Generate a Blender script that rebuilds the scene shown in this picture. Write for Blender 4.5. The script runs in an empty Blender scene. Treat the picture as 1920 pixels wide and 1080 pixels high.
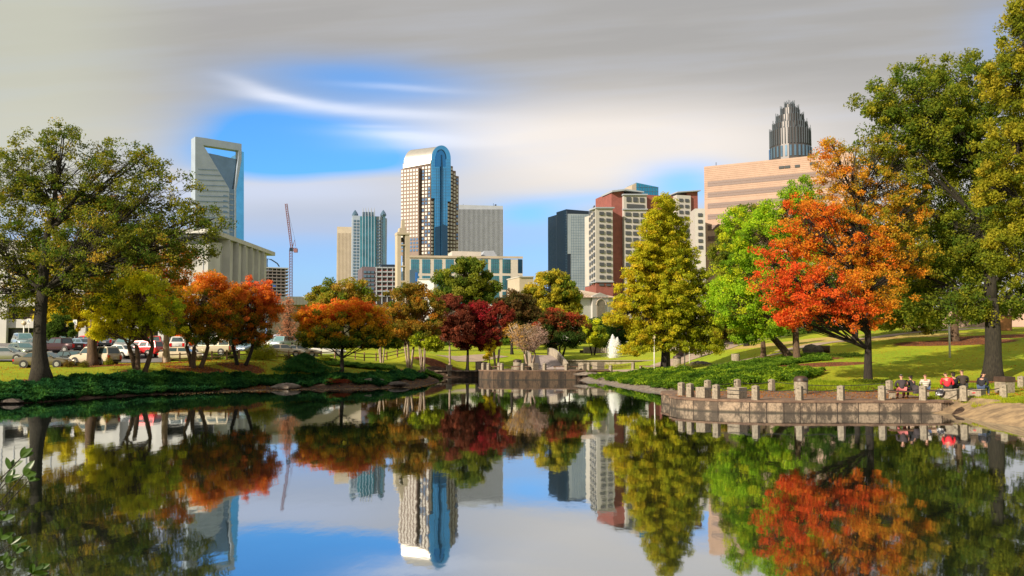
import bpy, math, random
import numpy as np
from mathutils import Vector, Matrix, Euler
random.seed(7); RNG = np.random.default_rng(7)
SC = bpy.context.scene; COL = SC.collection
F = 1550.0; PITCH = math.radians(3.0); CAMZ = 3.5; HZ = 657.0
CY = HZ - F*math.tan(PITCH); SP, CP = math.sin(PITCH), math.cos(PITCH)
def ray(px, py):
    x = (px-960)/F; y = (CY-py)/F
    return Vector((x, CP-y*SP, SP+y*CP))
def P(px, py, D):
    r = ray(px, py); return Vector((0, 0, CAMZ)) + r*(D/r.y)
def U2(px, py, D): p = P(px, py, D); return (p.x, p.y)

# ------------------------------------------------------------ objects
OFF = {}
def setp(o, label=None, cat=None, group=None, kind=None):
    if label: o['label'] = label
    if cat: o['category'] = cat
    if group: o['group'] = group
    if kind: o['kind'] = kind
def thing(name, label, cat, loc=(0, 0, 0), rotz=None, group=None):
    o = bpy.data.objects.new(name, None); COL.objects.link(o); o.empty_display_size = .3
    o.location = loc; setp(o, label, cat, group)
    if rotz is not None: o.rotation_euler = (0, 0, rotz); OFF[o] = Vector((0, 0, 0))
    else: OFF[o] = Vector(loc)
    return o
def copy_tree(o, parent=None):
    c = o.copy(); COL.objects.link(c)
    if parent: c.parent = parent
    for ch in list(o.children): copy_tree(ch, c)
    return c
class MB:
    def __init__(s): s.v = []; s.f = []; s.m = []
    def add(s, vs, fs, m=0):
        n = len(s.v); s.v += [tuple(v) for v in vs]; s.f += [tuple(i+n for i in f) for f in fs]; s.m += [m]*len(fs)
    def box(s, c, d, rz=0, m=0, taper=1):
        cx, cy, cz = c; hx, hy, hz = d[0]/2, d[1]/2, d[2]/2; ca, sa = math.cos(rz), math.sin(rz); vs = []
        for z, t in ((-hz, 1), (hz, taper)):
            for x, y in ((-hx, -hy), (hx, -hy), (hx, hy), (-hx, hy)):
                x *= t; y *= t; vs.append((cx+x*ca-y*sa, cy+x*sa+y*ca, cz+z))
        s.add(vs, [(3, 2, 1, 0), (4, 5, 6, 7), (0, 1, 5, 4), (1, 2, 6, 5), (2, 3, 7, 6), (3, 0, 4, 7)], m)
    def ext(s, pts, vec, m=0, mcap=None):
        n = len(pts); vec = Vector(vec); a = [Vector(p) for p in pts]; b = [p+vec for p in a]
        s.add(a+b, [(i, (i+1) % n, n+(i+1) % n, n+i) for i in range(n)], m)
        s.add(a+b, [tuple(range(n-1, -1, -1)), tuple(range(n, 2*n))], m if mcap is None else mcap)
    def prism(s, poly, z0, z1, m=0, mcap=None):
        s.ext([(x, y, z0) for x, y in poly], (0, 0, z1-z0), m, mcap)
    def tube(s, pts, rad, n=6, m=0, cap=True):
        k = len(pts); pts = [Vector(p) for p in pts]; vs = []; up = Vector((0.13, 0.31, 1)).normalized()
        for i, p in enumerate(pts):
            t = (pts[min(i+1, k-1)]-pts[max(i-1, 0)])
            t = t.normalized() if t.length > 1e-9 else Vector((0, 0, 1))
            a = t.cross(up)
            if a.length < .1: a = t.cross(Vector((1, 0.2, 0)))
            a.normalize(); b = t.cross(a); r = rad[i] if hasattr(rad, '__len__') else rad
            for j in range(n):
                an = 2*math.pi*j/n; vs.append(p+(a*math.cos(an)+b*math.sin(an))*r)
        fs = [(i*n+j, i*n+(j+1) % n, (i+1)*n+(j+1) % n, (i+1)*n+j) for i in range(k-1) for j in range(n)]
        if cap: fs += [tuple(range(n-1, -1, -1)), tuple((k-1)*n+j for j in range(n))]
        s.add(vs, fs, m)
    def lathe(s, c, prof, n=16, m=0):
        cx, cy, cz = c; vs = []
        for r, z in prof:
            for j in range(n):
                an = 2*math.pi*j/n; vs.append((cx+r*math.cos(an), cy+r*math.sin(an), cz+z))
        k = len(prof)
        fs = [(i*n+j, i*n+(j+1) % n, (i+1)*n+(j+1) % n, (i+1)*n+j) for i in range(k-1) for j in range(n)]
        fs += [tuple(range(n-1, -1, -1)), tuple((k-1)*n+j for j in range(n))]
        s.add(vs, fs, m)
    def build(s, name, mats, parent=None, loc=None, smooth=False, kind=None, label=None, cat=None, group=None, fix=True):
        o0 = OFF[parent] if parent is not None else Vector(loc or (0, 0, 0))
        me = bpy.data.meshes.new(name)
        me.from_pydata([(x-o0.x, y-o0.y, z-o0.z) for x, y, z in s.v], [], s.f)
        if not isinstance(mats, (list, tuple)): mats = [mats]
        for mm in mats: me.materials.append(mm)
        me.polygons.foreach_set('material_index', s.m)
        if fix:
            import bmesh
            bm = bmesh.new(); bm.from_mesh(me); bmesh.ops.recalc_face_normals(bm, faces=bm.faces); bm.to_mesh(me); bm.free()
        if smooth:
            me.polygons.foreach_set('use_smooth', [True]*len(me.polygons))
            if smooth != 'full':
                try: me.set_sharp_from_angle(angle=math.radians(38))
                except Exception: pass
        o = bpy.data.objects.new(name, me); COL.objects.link(o)
        if parent is not None: o.parent = parent; OFF[o] = o0
        else: o.location = o0; OFF[o] = o0
        setp(o, label, cat, group, kind)
        return o
def np_mesh(name, V, nper, mat, parent=None, loc=(0, 0, 0), col=None, kind=None, label=None, cat=None, group=None):
    """V: (n*nper,3) verts; each face takes nper consecutive verts; col: (n,3) per face"""
    V = np.asarray(V, np.float32); o0 = OFF[parent] if parent is not None else Vector(loc)
    V = V-np.array(o0, np.float32); n = len(V)//nper
    me = bpy.data.meshes.new(name); me.vertices.add(len(V)); me.vertices.foreach_set('co', V.ravel())
    me.loops.add(n*nper); me.loops.foreach_set('vertex_index', np.arange(n*nper, dtype=np.int32))
    me.polygons.add(n); me.polygons.foreach_set('loop_start', np.arange(0, n*nper, nper, dtype=np.int32))
    me.polygons.foreach_set('loop_total', np.full(n, nper, np.int32))
    me.materials.append(mat); me.update(calc_edges=True)
    if col is not None:
        c = np.ones((n, 4), np.float32); c[:, :3] = col
        at = me.attributes.new('Col', 'FLOAT_COLOR', 'FACE'); at.data.foreach_set('color', c.ravel())
    o = bpy.data.objects.new(name, me); COL.objects.link(o)
    if parent is not None: o.parent = parent; OFF[o] = o0
    else: o.location = o0; OFF[o] = o0
    setp(o, label, cat, group, kind)
    return o

# ------------------------------------------------------------ materials
class NT:
    def __init__(s, nt): s.t = nt
    def n(s, typ, **kw):
        nd = s.t.nodes.new(typ)
        for k, v in kw.items(): setattr(nd, k, v)
        return nd
    def l(s, a, b): s.t.links.new(a, b)
class E:
    """node arithmetic"""
    def __init__(s, N, sock): s.N = N; s.s = sock
    def m(s, op, *args, clamp=False):
        nd = s.N.n('ShaderNodeMath', operation=op); nd.use_clamp = clamp
        for i, a in enumerate((s,)+args):
            if isinstance(a, E): s.N.l(a.s, nd.inputs[i])
            else: nd.inputs[i].default_value = a
        return E(s.N, nd.outputs[0])
    def __add__(s, o): return s.m('ADD', o)
    __radd__ = __add__
    def __sub__(s, o): return s.m('SUBTRACT', o)
    def __mul__(s, o): return s.m('MULTIPLY', o)
    __rmul__ = __mul__
    def __truediv__(s, o): return s.m('DIVIDE', o)
    def clamp(s): return s.m('ADD', 0.0, clamp=True)
    def sq(s): return s.m('MULTIPLY', s)
    def exp(s): return s.m('EXPONENT')
    def smooth(s, a, b):
        nd = s.N.n('ShaderNodeMapRange', interpolation_type='SMOOTHSTEP')
        s.N.l(s.s, nd.inputs[0]); nd.inputs[1].default_value = a; nd.inputs[2].default_value = b
        return E(s.N, nd.outputs[0])
def mixc(N, f, a, b, mode='MIX'):
    nd = N.n('ShaderNodeMix', data_type='RGBA', blend_type=mode)
    if isinstance(f, E): N.l(f.s, nd.inputs[0])
    elif hasattr(f, 'is_linked'): N.l(f, nd.inputs[0])
    else: nd.inputs[0].default_value = f
    for i, c in ((6, a), (7, b)):
        if hasattr(c, 'is_linked'): N.l(c, nd.inputs[i])
        else: nd.inputs[i].default_value = (*c[:3], 1)
    return nd.outputs[2]
def newmat(name):
    m = bpy.data.materials.new(name); m.use_nodes = True; N = NT(m.node_tree)
    return m, N, m.node_tree.nodes['Principled BSDF']
def mat(name, c, rough=.7, metal=0, var=.15, scale=3.0, c2=None, bump=0, bscale=None, stretch=(1, 1, 1), spec=None, coat=0):
    m, N, b = newmat(name); b.inputs['Roughness'].default_value = rough; b.inputs['Metallic'].default_value = metal
    if spec is not None: b.inputs['Specular IOR Level'].default_value = spec
    if coat: b.inputs['Coat Weight'].default_value = coat; b.inputs['Coat Roughness'].default_value = .05
    tc = N.n('ShaderNodeTexCoord'); mp = N.n('ShaderNodeMapping'); mp.inputs['Scale'].default_value = stretch
    N.l(tc.outputs['Object'], mp.inputs['Vector'])
    nz = N.n('ShaderNodeTexNoise'); nz.inputs['Scale'].default_value = scale; nz.inputs['Detail'].default_value = 6
    nz.inputs['Roughness'].default_value = .65
    N.l(mp.outputs[0], nz.inputs['Vector'])
    f = E(N, nz.outputs['Fac']).smooth(.3, .7)
    if c2 is None: c2 = tuple(x*(1-2*var) for x in c); c = tuple(min(1, x*(1+var*.6)) for x in c)
    N.l(mixc(N, f, c, c2), b.inputs['Base Color'])
    if bump:
        n2 = N.n('ShaderNodeTexNoise'); n2.inputs['Scale'].default_value = bscale or scale*3; n2.inputs['Detail'].default_value = 5
        N.l(mp.outputs[0], n2.inputs['Vector'])
        bp = N.n('ShaderNodeBump'); bp.inputs['Strength'].default_value = 1; bp.inputs['Distance'].default_value = bump
        N.l(n2.outputs['Fac'], bp.inputs['Height']); N.l(bp.outputs[0], b.inputs['Normal'])
    return m
def leafmat(name, transl=.45, boost=1.0):
    m, N, b = newmat(name); N.t.nodes.remove(b)
    at = N.n('ShaderNodeAttribute', attribute_name='Col')
    d = N.n('ShaderNodeBsdfDiffuse'); t = N.n('ShaderNodeBsdfTranslucent'); mx = N.n('ShaderNodeMixShader')
    mx.inputs[0].default_value = transl
    N.l(at.outputs['Color'], d.inputs['Color']); N.l(at.outputs['Color'], t.inputs['Color'])
    N.l(d.outputs[0], mx.inputs[1]); N.l(t.outputs[0], mx.inputs[2])
    N.l(mx.outputs[0], N.t.nodes['Material Output'].inputs['Surface'])
    return m
def concrete(name, c, dark=.35, stain=(0.06, 0.04, 0.03), z0=None, z1=None, thr=(.48, .66), ss=1.2, zs=.25):
    m, N, b = newmat(name); b.inputs['Roughness'].default_value = .85
    tc = N.n('ShaderNodeTexCoord')
    mp = N.n('ShaderNodeMapping'); mp.inputs['Scale'].default_value = (ss, ss, ss*zs); N.l(tc.outputs['Object'], mp.inputs['Vector'])
    nz = N.n('ShaderNodeTexNoise'); nz.inputs['Scale'].default_value = 1.6; nz.inputs['Detail'].default_value = 8; nz.inputs['Roughness'].default_value = .7
    N.l(mp.outputs[0], nz.inputs['Vector'])
    n2 = N.n('ShaderNodeTexNoise'); n2.inputs['Scale'].default_value = 9; n2.inputs['Detail'].default_value = 6; N.l(tc.outputs['Object'], n2.inputs['Vector'])
    base = mixc(N, E(N, n2.outputs['Fac']).smooth(.35, .7), c, tuple(x*.6 for x in c))
    if z0 is not None:
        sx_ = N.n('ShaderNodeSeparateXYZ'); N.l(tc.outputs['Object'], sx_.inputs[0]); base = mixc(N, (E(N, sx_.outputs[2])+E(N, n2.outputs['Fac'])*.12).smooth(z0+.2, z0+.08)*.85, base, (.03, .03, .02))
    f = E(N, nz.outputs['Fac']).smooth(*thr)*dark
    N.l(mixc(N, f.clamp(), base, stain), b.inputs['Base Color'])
    bp = N.n('ShaderNodeBump'); bp.inputs['Distance'].default_value = .015; N.l(n2.outputs['Fac'], bp.inputs['Height']); N.l(bp.outputs[0], b.inputs['Normal'])
    return m
M = {}
M['bark_dark'] = mat('bark_dark', (.030, .022, .017), .95, scale=5, bump=.04, stretch=(3, 3, .5), c2=(.010, .008, .007))
M['bark_oak'] = mat('bark_oak', (.040, .034, .022), .95, scale=4, bump=.06, stretch=(4, 4, .6), c2=(.010, .008, .006))
M['bark_warm'] = mat('bark_warm', (.12, .075, .04), .9, scale=4, bump=.03, stretch=(3, 3, .6), c2=(.05, .03, .02))
M['bark_pale'] = mat('bark_pale', (.42, .32, .24), .8, scale=4, bump=.01, stretch=(2, 2, .6), c2=(.16, .11, .08))
M['leaf'] = leafmat('foliage', .58)
M['concrete'] = concrete('weathered_concrete', (.42, .36, .28), .85)
M['post'] = concrete('post_concrete', (.29, .245, .185), .6, thr=(.5, .75), ss=2.5)
M['stain_shade_wall'] = concrete('stained_shaded_wall', (.36, .27, .19), .85, stain=(.045, .034, .026), thr=(.42, .56), ss=1.1, z0=0, zs=.55)  # real stain, spread wider to stand in for shade on the near terrace wall
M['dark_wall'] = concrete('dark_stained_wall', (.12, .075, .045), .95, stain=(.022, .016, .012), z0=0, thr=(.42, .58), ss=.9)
M['lid'] = mat('brown_metal', (.06, .035, .025), .5)
M['wood'] = mat('weathered_wood', (.16, .085, .05), .85, scale=4, bump=.01, c2=(.07, .035, .02))
M['wood_rail'] = mat('rail_wood', (.30, .18, .10), .85, scale=4, bump=.01, c2=(.13, .07, .04))
M['white_metal'] = mat('painted_metal', (.7, .68, .62), .5)
M['black'] = mat('dark_metal', (.02, .02, .02), .6)
M['glass_car'] = mat('car_glass', (.04, .07, .08), .06, var=.02, spec=.9)
M['glass_pale'] = mat('car_glass_sky', (.16, .30, .32), .1, metal=.4, var=.1)
M['tyre'] = mat('tyre_rubber', (.018, .018, .018), .8)
M['rim'] = mat('wheel_alloy', (.55, .55, .54), .3, metal=.7)
M['red_light'] = mat('tail_lamp', (.55, .01, .01), .2)
M['head_light'] = mat('head_lamp', (.75, .78, .78), .1)
M['plate'] = mat('number_plate', (.6, .6, .6), .5)
# ------------------------------------------------------------ camera, sun, sky
cam_d = bpy.data.cameras.new('camera'); cam = bpy.data.objects.new('camera', cam_d); COL.objects.link(cam)
cam.location = (0, 0, CAMZ); cam.rotation_euler = (math.pi/2+PITCH, 0, 0)
cam_d.sensor_width = 36; cam_d.lens = 36*F/1920; cam_d.shift_y = (CY-540)/1920
cam_d.clip_start = .1; cam_d.clip_end = 9000; SC.camera = cam
SUN_EL, SUN_AZ = math.radians(24), math.radians(43)   # azimuth: behind the -X axis
ts = Vector((-math.cos(SUN_AZ)*math.cos(SUN_EL), -math.sin(SUN_AZ)*math.cos(SUN_EL), math.sin(SUN_EL)))
sl = bpy.data.lights.new('sun', 'SUN'); sl.energy = 4.5; sl.angle = math.radians(.6); sl.color = (1, .86, .67)
so = bpy.data.objects.new('sun', sl); COL.objects.link(so); so.rotation_euler = ts.to_track_quat('Z', 'Y').to_euler()
w = bpy.data.worlds.new('World'); SC.world = w; w.use_nodes = True
N = NT(w.node_tree); bg = w.node_tree.nodes['Background']; bg.inputs['Strength'].default_value = .1
sky = N.n('ShaderNodeTexSky', sky_type='NISHITA'); sky.sun_disc = False; sky.sun_elevation = SUN_EL
sky.sun_rotation = math.atan2(ts.x, ts.y) % (2*math.pi)
tc = N.n('ShaderNodeTexCoord'); sx = N.n('ShaderNodeSeparateXYZ'); N.l(tc.outputs['Generated'], sx.inputs[0])
X, Y, Z = [E(N, sx.outputs[i]) for i in range(3)]
ya = Y.m('ABSOLUTE').m('MAXIMUM', .25)
u = X/ya; v = Z.m('MAXIMUM', 0.0)/ya
cb = N.n('ShaderNodeCombineXYZ'); N.l((u*1.3).s, cb.inputs[0]); N.l((v*6.5).s, cb.inputs[1]); cb.inputs[2].default_value = 1.7
nz = N.n('ShaderNodeTexNoise'); nz.inputs['Scale'].default_value = 1.5; nz.inputs['Detail'].default_value = 5; nz.inputs['Roughness'].default_value = .5
N.l(cb.outputs[0], nz.inputs['Vector']); nA = E(N, nz.outputs['Fac'])-.5
cb2 = N.n('ShaderNodeCombineXYZ'); N.l((u*2.2+v*1.5).s, cb2.inputs[0]); N.l((v*26-u*2.0).s, cb2.inputs[1])
nz2 = N.n('ShaderNodeTexNoise'); nz2.inputs['Scale'].default_value = 1.3; nz2.inputs['Detail'].default_value = 4; nz2.inputs['Roughness'].default_value = .5
N.l(cb2.outputs[0], nz2.inputs['Vector']); nB = E(N, nz2.outputs['Fac'])-.5
a = u*1550+960+nA*60; b = v*(-1550)+657+nA*45+nB*14
def G(cx, cy, rx, ry, s=1.0, tilt=0.0):
    dx = a-cx; dy = b-cy
    if tilt: dy = dy-dx*tilt
    q = (dx/rx).sq()+(dy/ry).sq()
    return (q*(-1)).exp()*s
gap = (G(590, 268, 200, 70, 1.3)+G(500, 300, 120, 46, .7)+G(680, 145, 230, 44, .75, .05)+G(480, 230, 80, 40, .4)+G(400, 250, 90, 70, .2)+G(1290, 345, 90, 42, .8)+G(990, 400, 90, 25, .75)+
       G(1020, 480, 160, 60, .5)+G(580, 520, 260, 70, .62)+G(1910, 90, 90, 110, .25)+G(700, 300, 120, 30, .45)+G(1110, 372, 120, 16, .4))
gap = gap*b.smooth(1000, 560).m('MAXIMUM', .75)
gap = gap-b.smooth(300, 352)*b.smooth(450, 370)*.7*(a.smooth(850, 700))
gap = (gap+nB*.25).clamp()
streak = (G(540, 186, 95, 11, .95, .16)+G(720, 206, 150, 10, .8, .02)+G(470, 160, 60, 12, .5, .3)+G(760, 160, 110, 6, .4, .03)+G(740, 247, 100, 9, .7, .03)+
          G(800, 262, 120, 12, .45)+G(830, 240, 160, 30, .35)+G(700, 232, 60, 4, .3)).clamp()
warm = (G(1120, 300, 300, 95, 1.0)+G(960, 240, 200, 50, .4)+G(1300, 230, 260, 60, .45)+G(1450, 290, 160, 60, .3)+0.0).clamp()
lav = (G(560, 355, 230, 38, .9)+G(340, 370, 120, 60, .5)).clamp()
left = a.smooth(420, 60)
K = 1/.1
def sc(c, k=1.0): return tuple(x*K*k for x in c)
cloud = mixc(N, b.smooth(60, 330), sc((.245, .238, .230)), sc((.40, .385, .375)))
cloud = mixc(N, (nA*2.4+.5).clamp()*.45, cloud, sc((.235, .235, .24)))
cloud = mixc(N, (nB*2.6+.2).clamp()*.2, cloud, sc((.47, .455, .445)))
cloud = mixc(N, left*b.smooth(620, 200)*.65, cloud, sc((.37, .375, .30)))
cloud = mixc(N, warm, cloud, sc((.53, .49, .455)))
cloud = mixc(N, lav, cloud, sc((.37, .41, .51)))
cloud = mixc(N, b.smooth(345, 480)*.9*(a.smooth(1400, 1000)), cloud, sc((.21, .32, .53)))
tint = mixc(N, b.smooth(330, 540), (.38, .88, 1.40), (.52, .78, 1.15))
blue = mixc(N, 1.0, sky.outputs[0], tint, 'MULTIPLY')
col = mixc(N, gap, cloud, blue)
col = mixc(N, streak*.58, col, sc((.60, .61, .66)))
front = Y.smooth(-.15, .12)
col = mixc(N, front, sc((.42, .40, .37)), col)
N.l(col, bg.inputs['Color'])
w['kind'] = 'structure'
vs = SC.view_settings; vs.view_transform = 'Standard'; vs.look = 'None'; vs.exposure = .82; vs.gamma = 1
SC.cycles.max_bounces = 6; SC.cycles.transparent_max_bounces = 8; SC.cycles.caustics_reflective = False; SC.cycles.caustics_refractive = False

# ------------------------------------------------------------ pond outline and terrain
def sh(px, py): D = CAMZ*F/(py-HZ); return U2(px, py, D)
LEFTSH = [(-34, 47), sh(-60, 760), sh(60, 755), sh(170, 746), sh(330, 737), sh(480, 731), sh(600, 728.5), sh(720, 727), sh(790, 722), sh(826, 716), sh(822, 711), sh(835, 707.5), sh(895, 707.5), sh(903, 711)]
TC_Z, TR_Z = 1.12, .70
RIGHTSH = [sh(1078, 711), sh(1088, 713), sh(1125, 717), sh(1160, 724), sh(1205, 731), sh(1250, 737), sh(1270, 742)]
TRW = [(10.3, 53), (9.75, 51.3), (9.9, 49.8), (10.6, 48.6), (11.8, 47.6), (13.4, 46.9), (15.2, 46.5), (17, 46.4), (24.0, 46.4)]
RB = [(24.2, 46.0), sh(1850, 790), sh(1925, 801), (24.5, 33), (27, 24), (20, 12), (9, 8), (-8, 8), (-20, 14), (-30, 30)]
POND = LEFTSH+RIGHTSH+TRW+RB
def seg_dist(px, py, poly, closed=True):
    d = np.full(px.shape, 1e9); n = len(poly)
    for i in range(n if closed else n-1):
        ax, ay = poly[i]; bx, by = poly[(i+1) % n]; dx, dy = bx-ax, by-ay
        t = np.clip(((px-ax)*dx+(py-ay)*dy)/(dx*dx+dy*dy+1e-9), 0, 1)
        d = np.minimum(d, np.hypot(px-ax-t*dx, py-ay-t*dy))
    return d
def inside(px, py, poly):
    r = np.zeros(px.shape, bool); n = len(poly)
    for i in range(n):
        ax, ay = poly[i]; bx, by = poly[(i+1) % n]
        c = ((ay > py) != (by > py)) & (px < (bx-ax)*(py-ay)/(by-ay+1e-12)+ax); r ^= c
    return r
def sdist(px, py, poly): d = seg_dist(px, py, poly); return np.where(inside(px, py, poly), -d, d)
CTRL = [(0, 715, 60), (75, 712, 62), (175, 686, 75), (261, 697, 70), (0, 690, 72), (361, 688, 76), (452, 684, 79), (400, 676, 82), (500, 676, 84), (343, 680, 87), (560, 677, 90), (300, 712, 69), (480, 704, 77),
        (640, 700, 80), (735, 684, 100), (820, 672, 112), (700, 676, 108), (100, 690, 75), (10, 677, 83), (290, 674, 90), (480, 668, 92), (60, 652, 105), (290, 659, 99), (420, 658, 110), (530, 652, 120),
        (560, 668, 100), (630, 668, 106), (100, 645, 122), (0, 645, 122), (400, 647, 130), (800, 700, 90), (860, 690, 112), (960, 668, 125), (1160, 691, 106), (1090, 657, 150), (960, 655, 150), (700, 655, 150), (1247, 698, 86), (1170, 703, 96),
        (1320, 702, 74), (1400, 712, 62), (1290, 692, 90), (1330, 683, 96), (1495, 673, 77), (1425, 673, 84), (1628, 718, 60), (1500, 700, 66), (1500, 728, 57), (1860, 712, 62), (1960, 735, 50), (1900, 752, 43), (1790, 640, 88), (1900, 622, 100), (1900, 660, 76),
        (1600, 650, 88), (1700, 625, 105), (1400, 660, 98), (1500, 640, 112), (1400, 640, 120), (1600, 618, 125), (1250, 660, 135)]
CP_XY = []; CP_Z = []
for px, py, D in CTRL:
    p = P(px, py, D); CP_XY.append((p.x, p.y)); CP_Z.append(p.z)
for x, y, z in [(-60, 40, 1.5), (-60, 10, 1.5), (0, -20, 1.9), (40, 10, 1.2), (45, 45, 2.0), (-120, 60, 2.5), (-120, 130, 4.8), (-50, 165, 5), (0, 180, 5), (60, 180, 6), (120, 180, 8), (120, 100, 7), (100, 50, 5), (-5, 3, 1.2), (5, 3, 1.2), (17, 54, .55), (12, 56, .7), (21, 54, .6), (26, 52, .8)]:
    CP_XY.append((x, y)); CP_Z.append(z)
CP_XY = np.array(CP_XY); CP_Z = np.array(CP_Z)
def phi(r): return np.sqrt(r*r+9.0)
A_ = phi(np.hypot(CP_XY[:, None, 0]-CP_XY[None, :, 0], CP_XY[:, None, 1]-CP_XY[None, :, 1]))
nC = len(CP_Z); Wm = np.zeros((nC+1, nC+1)); Wm[:nC, :nC] = A_+np.eye(nC)*-.02; Wm[nC, :nC] = 1; Wm[:nC, nC] = 1
WT = np.linalg.solve(Wm, np.append(CP_Z, 0))
TCP = [U2(898, 694, 101.5), U2(905, 694, 99.5), U2(925, 694, 98.6), U2(1080, 694, 99.0), U2(1130, 694, 101), U2(1130, 694, 109), U2(895, 694, 109)]
TRP = [(10.3, 57.5), (10.0, 55)]+TRW+[(24, 55.5), (17, 57.5)]
def terr(x, y):
    x = np.atleast_1d(np.asarray(x, float)); y = np.atleast_1d(np.asarray(y, float)); sh_ = x.shape; x = x.ravel(); y = y.ravel()
    z = np.full(x.shape, WT[nC])
    for k in range(nC): z += WT[k]*phi(np.hypot(x-CP_XY[k, 0], y-CP_XY[k, 1]))
    far = np.clip((np.hypot(x, y-60)-120)/60, 0, 1); z = z*(1-far)+5.2*far
    z += .05*np.sin(x*.7+1)*np.sin(y*.6)*(1-far)
    d = sdist(x, y, POND); k = np.clip(d/5.0, 0, 1)
    z = np.maximum(z, .3)*(1-(1-k)**1.8)
    z = np.where(d < 0, np.maximum(-1.5, d*.8), z)
    for poly, dz in ((TCP, TC_Z), (TRP, TR_Z)):
        dd = sdist(x, y, poly); t = np.clip((dd-.2)/1.5, 0, 1); z = np.where((d > -.2), z*t+(dz-.13)*(1-t), z)
        z = np.where((dd < .9) & (d < 1.1), -.9, z)
    return z.reshape(sh_)
def tz(x, y): return float(terr(x, y)[0])
def axis(lo, hi, st, f0, f1):
    a_ = list(np.arange(lo, hi+1e-6, st)); s = st; x = hi
    while x < f1: s *= 1.25; x += s; a_.append(x)
    s = st; x = lo
    while x > f0: s *= 1.25; x -= s; a_.insert(0, x)
    return np.array(a_)
xs = axis(-62, 72, .55, -3500, 3500); ys = axis(-4, 150, .55, -600, 5000)
GX, GY = np.meshgrid(xs, ys); GZ = terr(GX, GY)
nx, ny = len(xs), len(ys)
me = bpy.data.meshes.new('ground'); me.vertices.add(nx*ny)
me.vertices.foreach_set('co', np.stack([GX, GY, GZ], -1).astype(np.float32).ravel())
I = np.arange(nx*ny).reshape(ny, nx); q = np.stack([I[:-1, :-1], I[:-1, 1:], I[1:, 1:], I[1:, :-1]], -1).reshape(-1, 4)
me.loops.add(q.size); me.loops.foreach_set('vertex_index', q.ravel().astype(np.int32)); me.polygons.add(len(q))
me.polygons.foreach_set('loop_start', np.arange(0, q.size, 4, dtype=np.int32)); me.polygons.foreach_set('loop_total', np.full(len(q), 4, np.int32))
me.polygons.foreach_set('use_smooth', np.ones(len(q), bool)); me.update(calc_edges=True)
# zones: r = mulch, g = bare soil/stone, b = dry tan lawn
gd = sdist(GX.ravel(), GY.ravel(), POND).reshape(GX.shape)
zone = np.zeros((ny, nx, 4), np.float32)
def blob(px, py, D, rx, ry, ch, s=1.0):
    c = P(px, py, D); r = ((GX-c.x)/rx)**2+((GY-c.y)/ry)**2
    zone[..., ch] = np.maximum(zone[..., ch], s*np.clip(1.6-1.3*r, 0, 1))
for args in [(180, 690, 74, 3.4, 2.4, 0), (265, 700, 69.5, 1.8, 1.2, 0), (75, 714, 61, 2.2, 1.5, 0), (365, 690, 75.5, 3.4, 1.5, 0, .8), (452, 688, 78.5, 2.6, 1.6, 0, .8), (310, 684, 79, 2.5, 1.6, 0), (1495, 676, 76, 5, 2.2, 0, .7),
             (1500, 683, 72, 7, 1.4, 0, 1), (1430, 692, 68, 6, 1.3, 0, 1), (1580, 735, 56.4, 9, 1.4, 0, 1), (1790, 641, 87, 7, 4, 0, .9), (1900, 634, 92, 9, 3, 0, 1), (1860, 716, 60.5, 3, 1.8, 0, .6), (850, 692, 110, 6, 1.6, 0, 1), (770, 696, 92, 6, 2.2, 0, 1), (1905, 757, 42.5, 3, 1.0, 0, 1),
             (640, 702, 79.5, 1.6, 1.6, 0, .6), (1640, 632, 100, 14, 5, 2, .8), (1500, 643, 110, 12, 5, 2, .8), (1400, 668, 90, 8, 2, 2, .8)]: blob(*args)
soil = np.clip(1-(gd-1.9)/1.2, 0, 1)*(gd > -2)
zone[..., 1] = soil; zone[..., 3] = 1
at = me.attributes.new('Zone', 'FLOAT_COLOR', 'POINT'); at.data.foreach_set('color', zone.ravel())
m, N, bs = newmat('lawn_and_soil'); bs.inputs['Roughness'].default_value = .95; bs.inputs['Specular IOR Level'].default_value = .1
tc = N.n('ShaderNodeTexCoord')
def noise(sc_, det=6, rough=.6, vec=None, st=None):
    nd = N.n('ShaderNodeTexNoise'); nd.inputs['Scale'].default_value = sc_; nd.inputs['Detail'].default_value = det; nd.inputs['Roughness'].default_value = rough
    src = vec or tc.outputs['Object']
    if st: mp = N.n('ShaderNodeMapping'); mp.inputs['Scale'].default_value = st; N.l(src, mp.inputs[0]); src = mp.outputs[0]
    N.l(src, nd.inputs['Vector']); return E(N, nd.outputs['Fac'])
at_ = N.n('ShaderNodeAttribute', attribute_name='Zone'); sep = N.n('ShaderNodeSeparateColor'); N.l(at_.outputs['Color'], sep.inputs[0])
R_, G_, B_ = [E(N, sep.outputs[i]) for i in range(3)]
n1, n2, n3 = noise(.16, 4), noise(2.2, 6, .7), noise(11, 4, .7)
g = mixc(N, n1.smooth(.38, .62), (.25, .33, .02), (.35, .36, .022))
g = mixc(N, n2.smooth(.45, .7)*.55, g, (.15, .23, .015))
g = mixc(N, n3.smooth(.5, .72)*.5, g, (.14, .16, .014))
g = mixc(N, (B_*(n1*1.2+.2)).smooth(.25, .7)*.75, g, (.50, .33, .14))
mu = mixc(N, n3.smooth(.42, .6), (.20, .075, .035), (.07, .03, .02))
mu = mixc(N, n2.smooth(.52, .62)*.6, mu, (.38, .16, .06))
g = mixc(N, (R_+n2*.9-.45).smooth(.35, .6), g, mu)
so_ = mixc(N, n2.smooth(.4, .65), (.10, .065, .045), (.035, .024, .02))
so_ = mixc(N, n3.smooth(.6, .68)*.7, so_, (.26, .17, .11))
g = mixc(N, (G_+n2*.5-.25).smooth(.4, .6), g, so_)
N.l(g, bs.inputs['Base Color'])
bp = N.n('ShaderNodeBump'); bp.inputs['Distance'].default_value = .06; N.l(n3.s, bp.inputs['Height']); N.l(bp.outputs[0], bs.inputs['Normal'])
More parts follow.
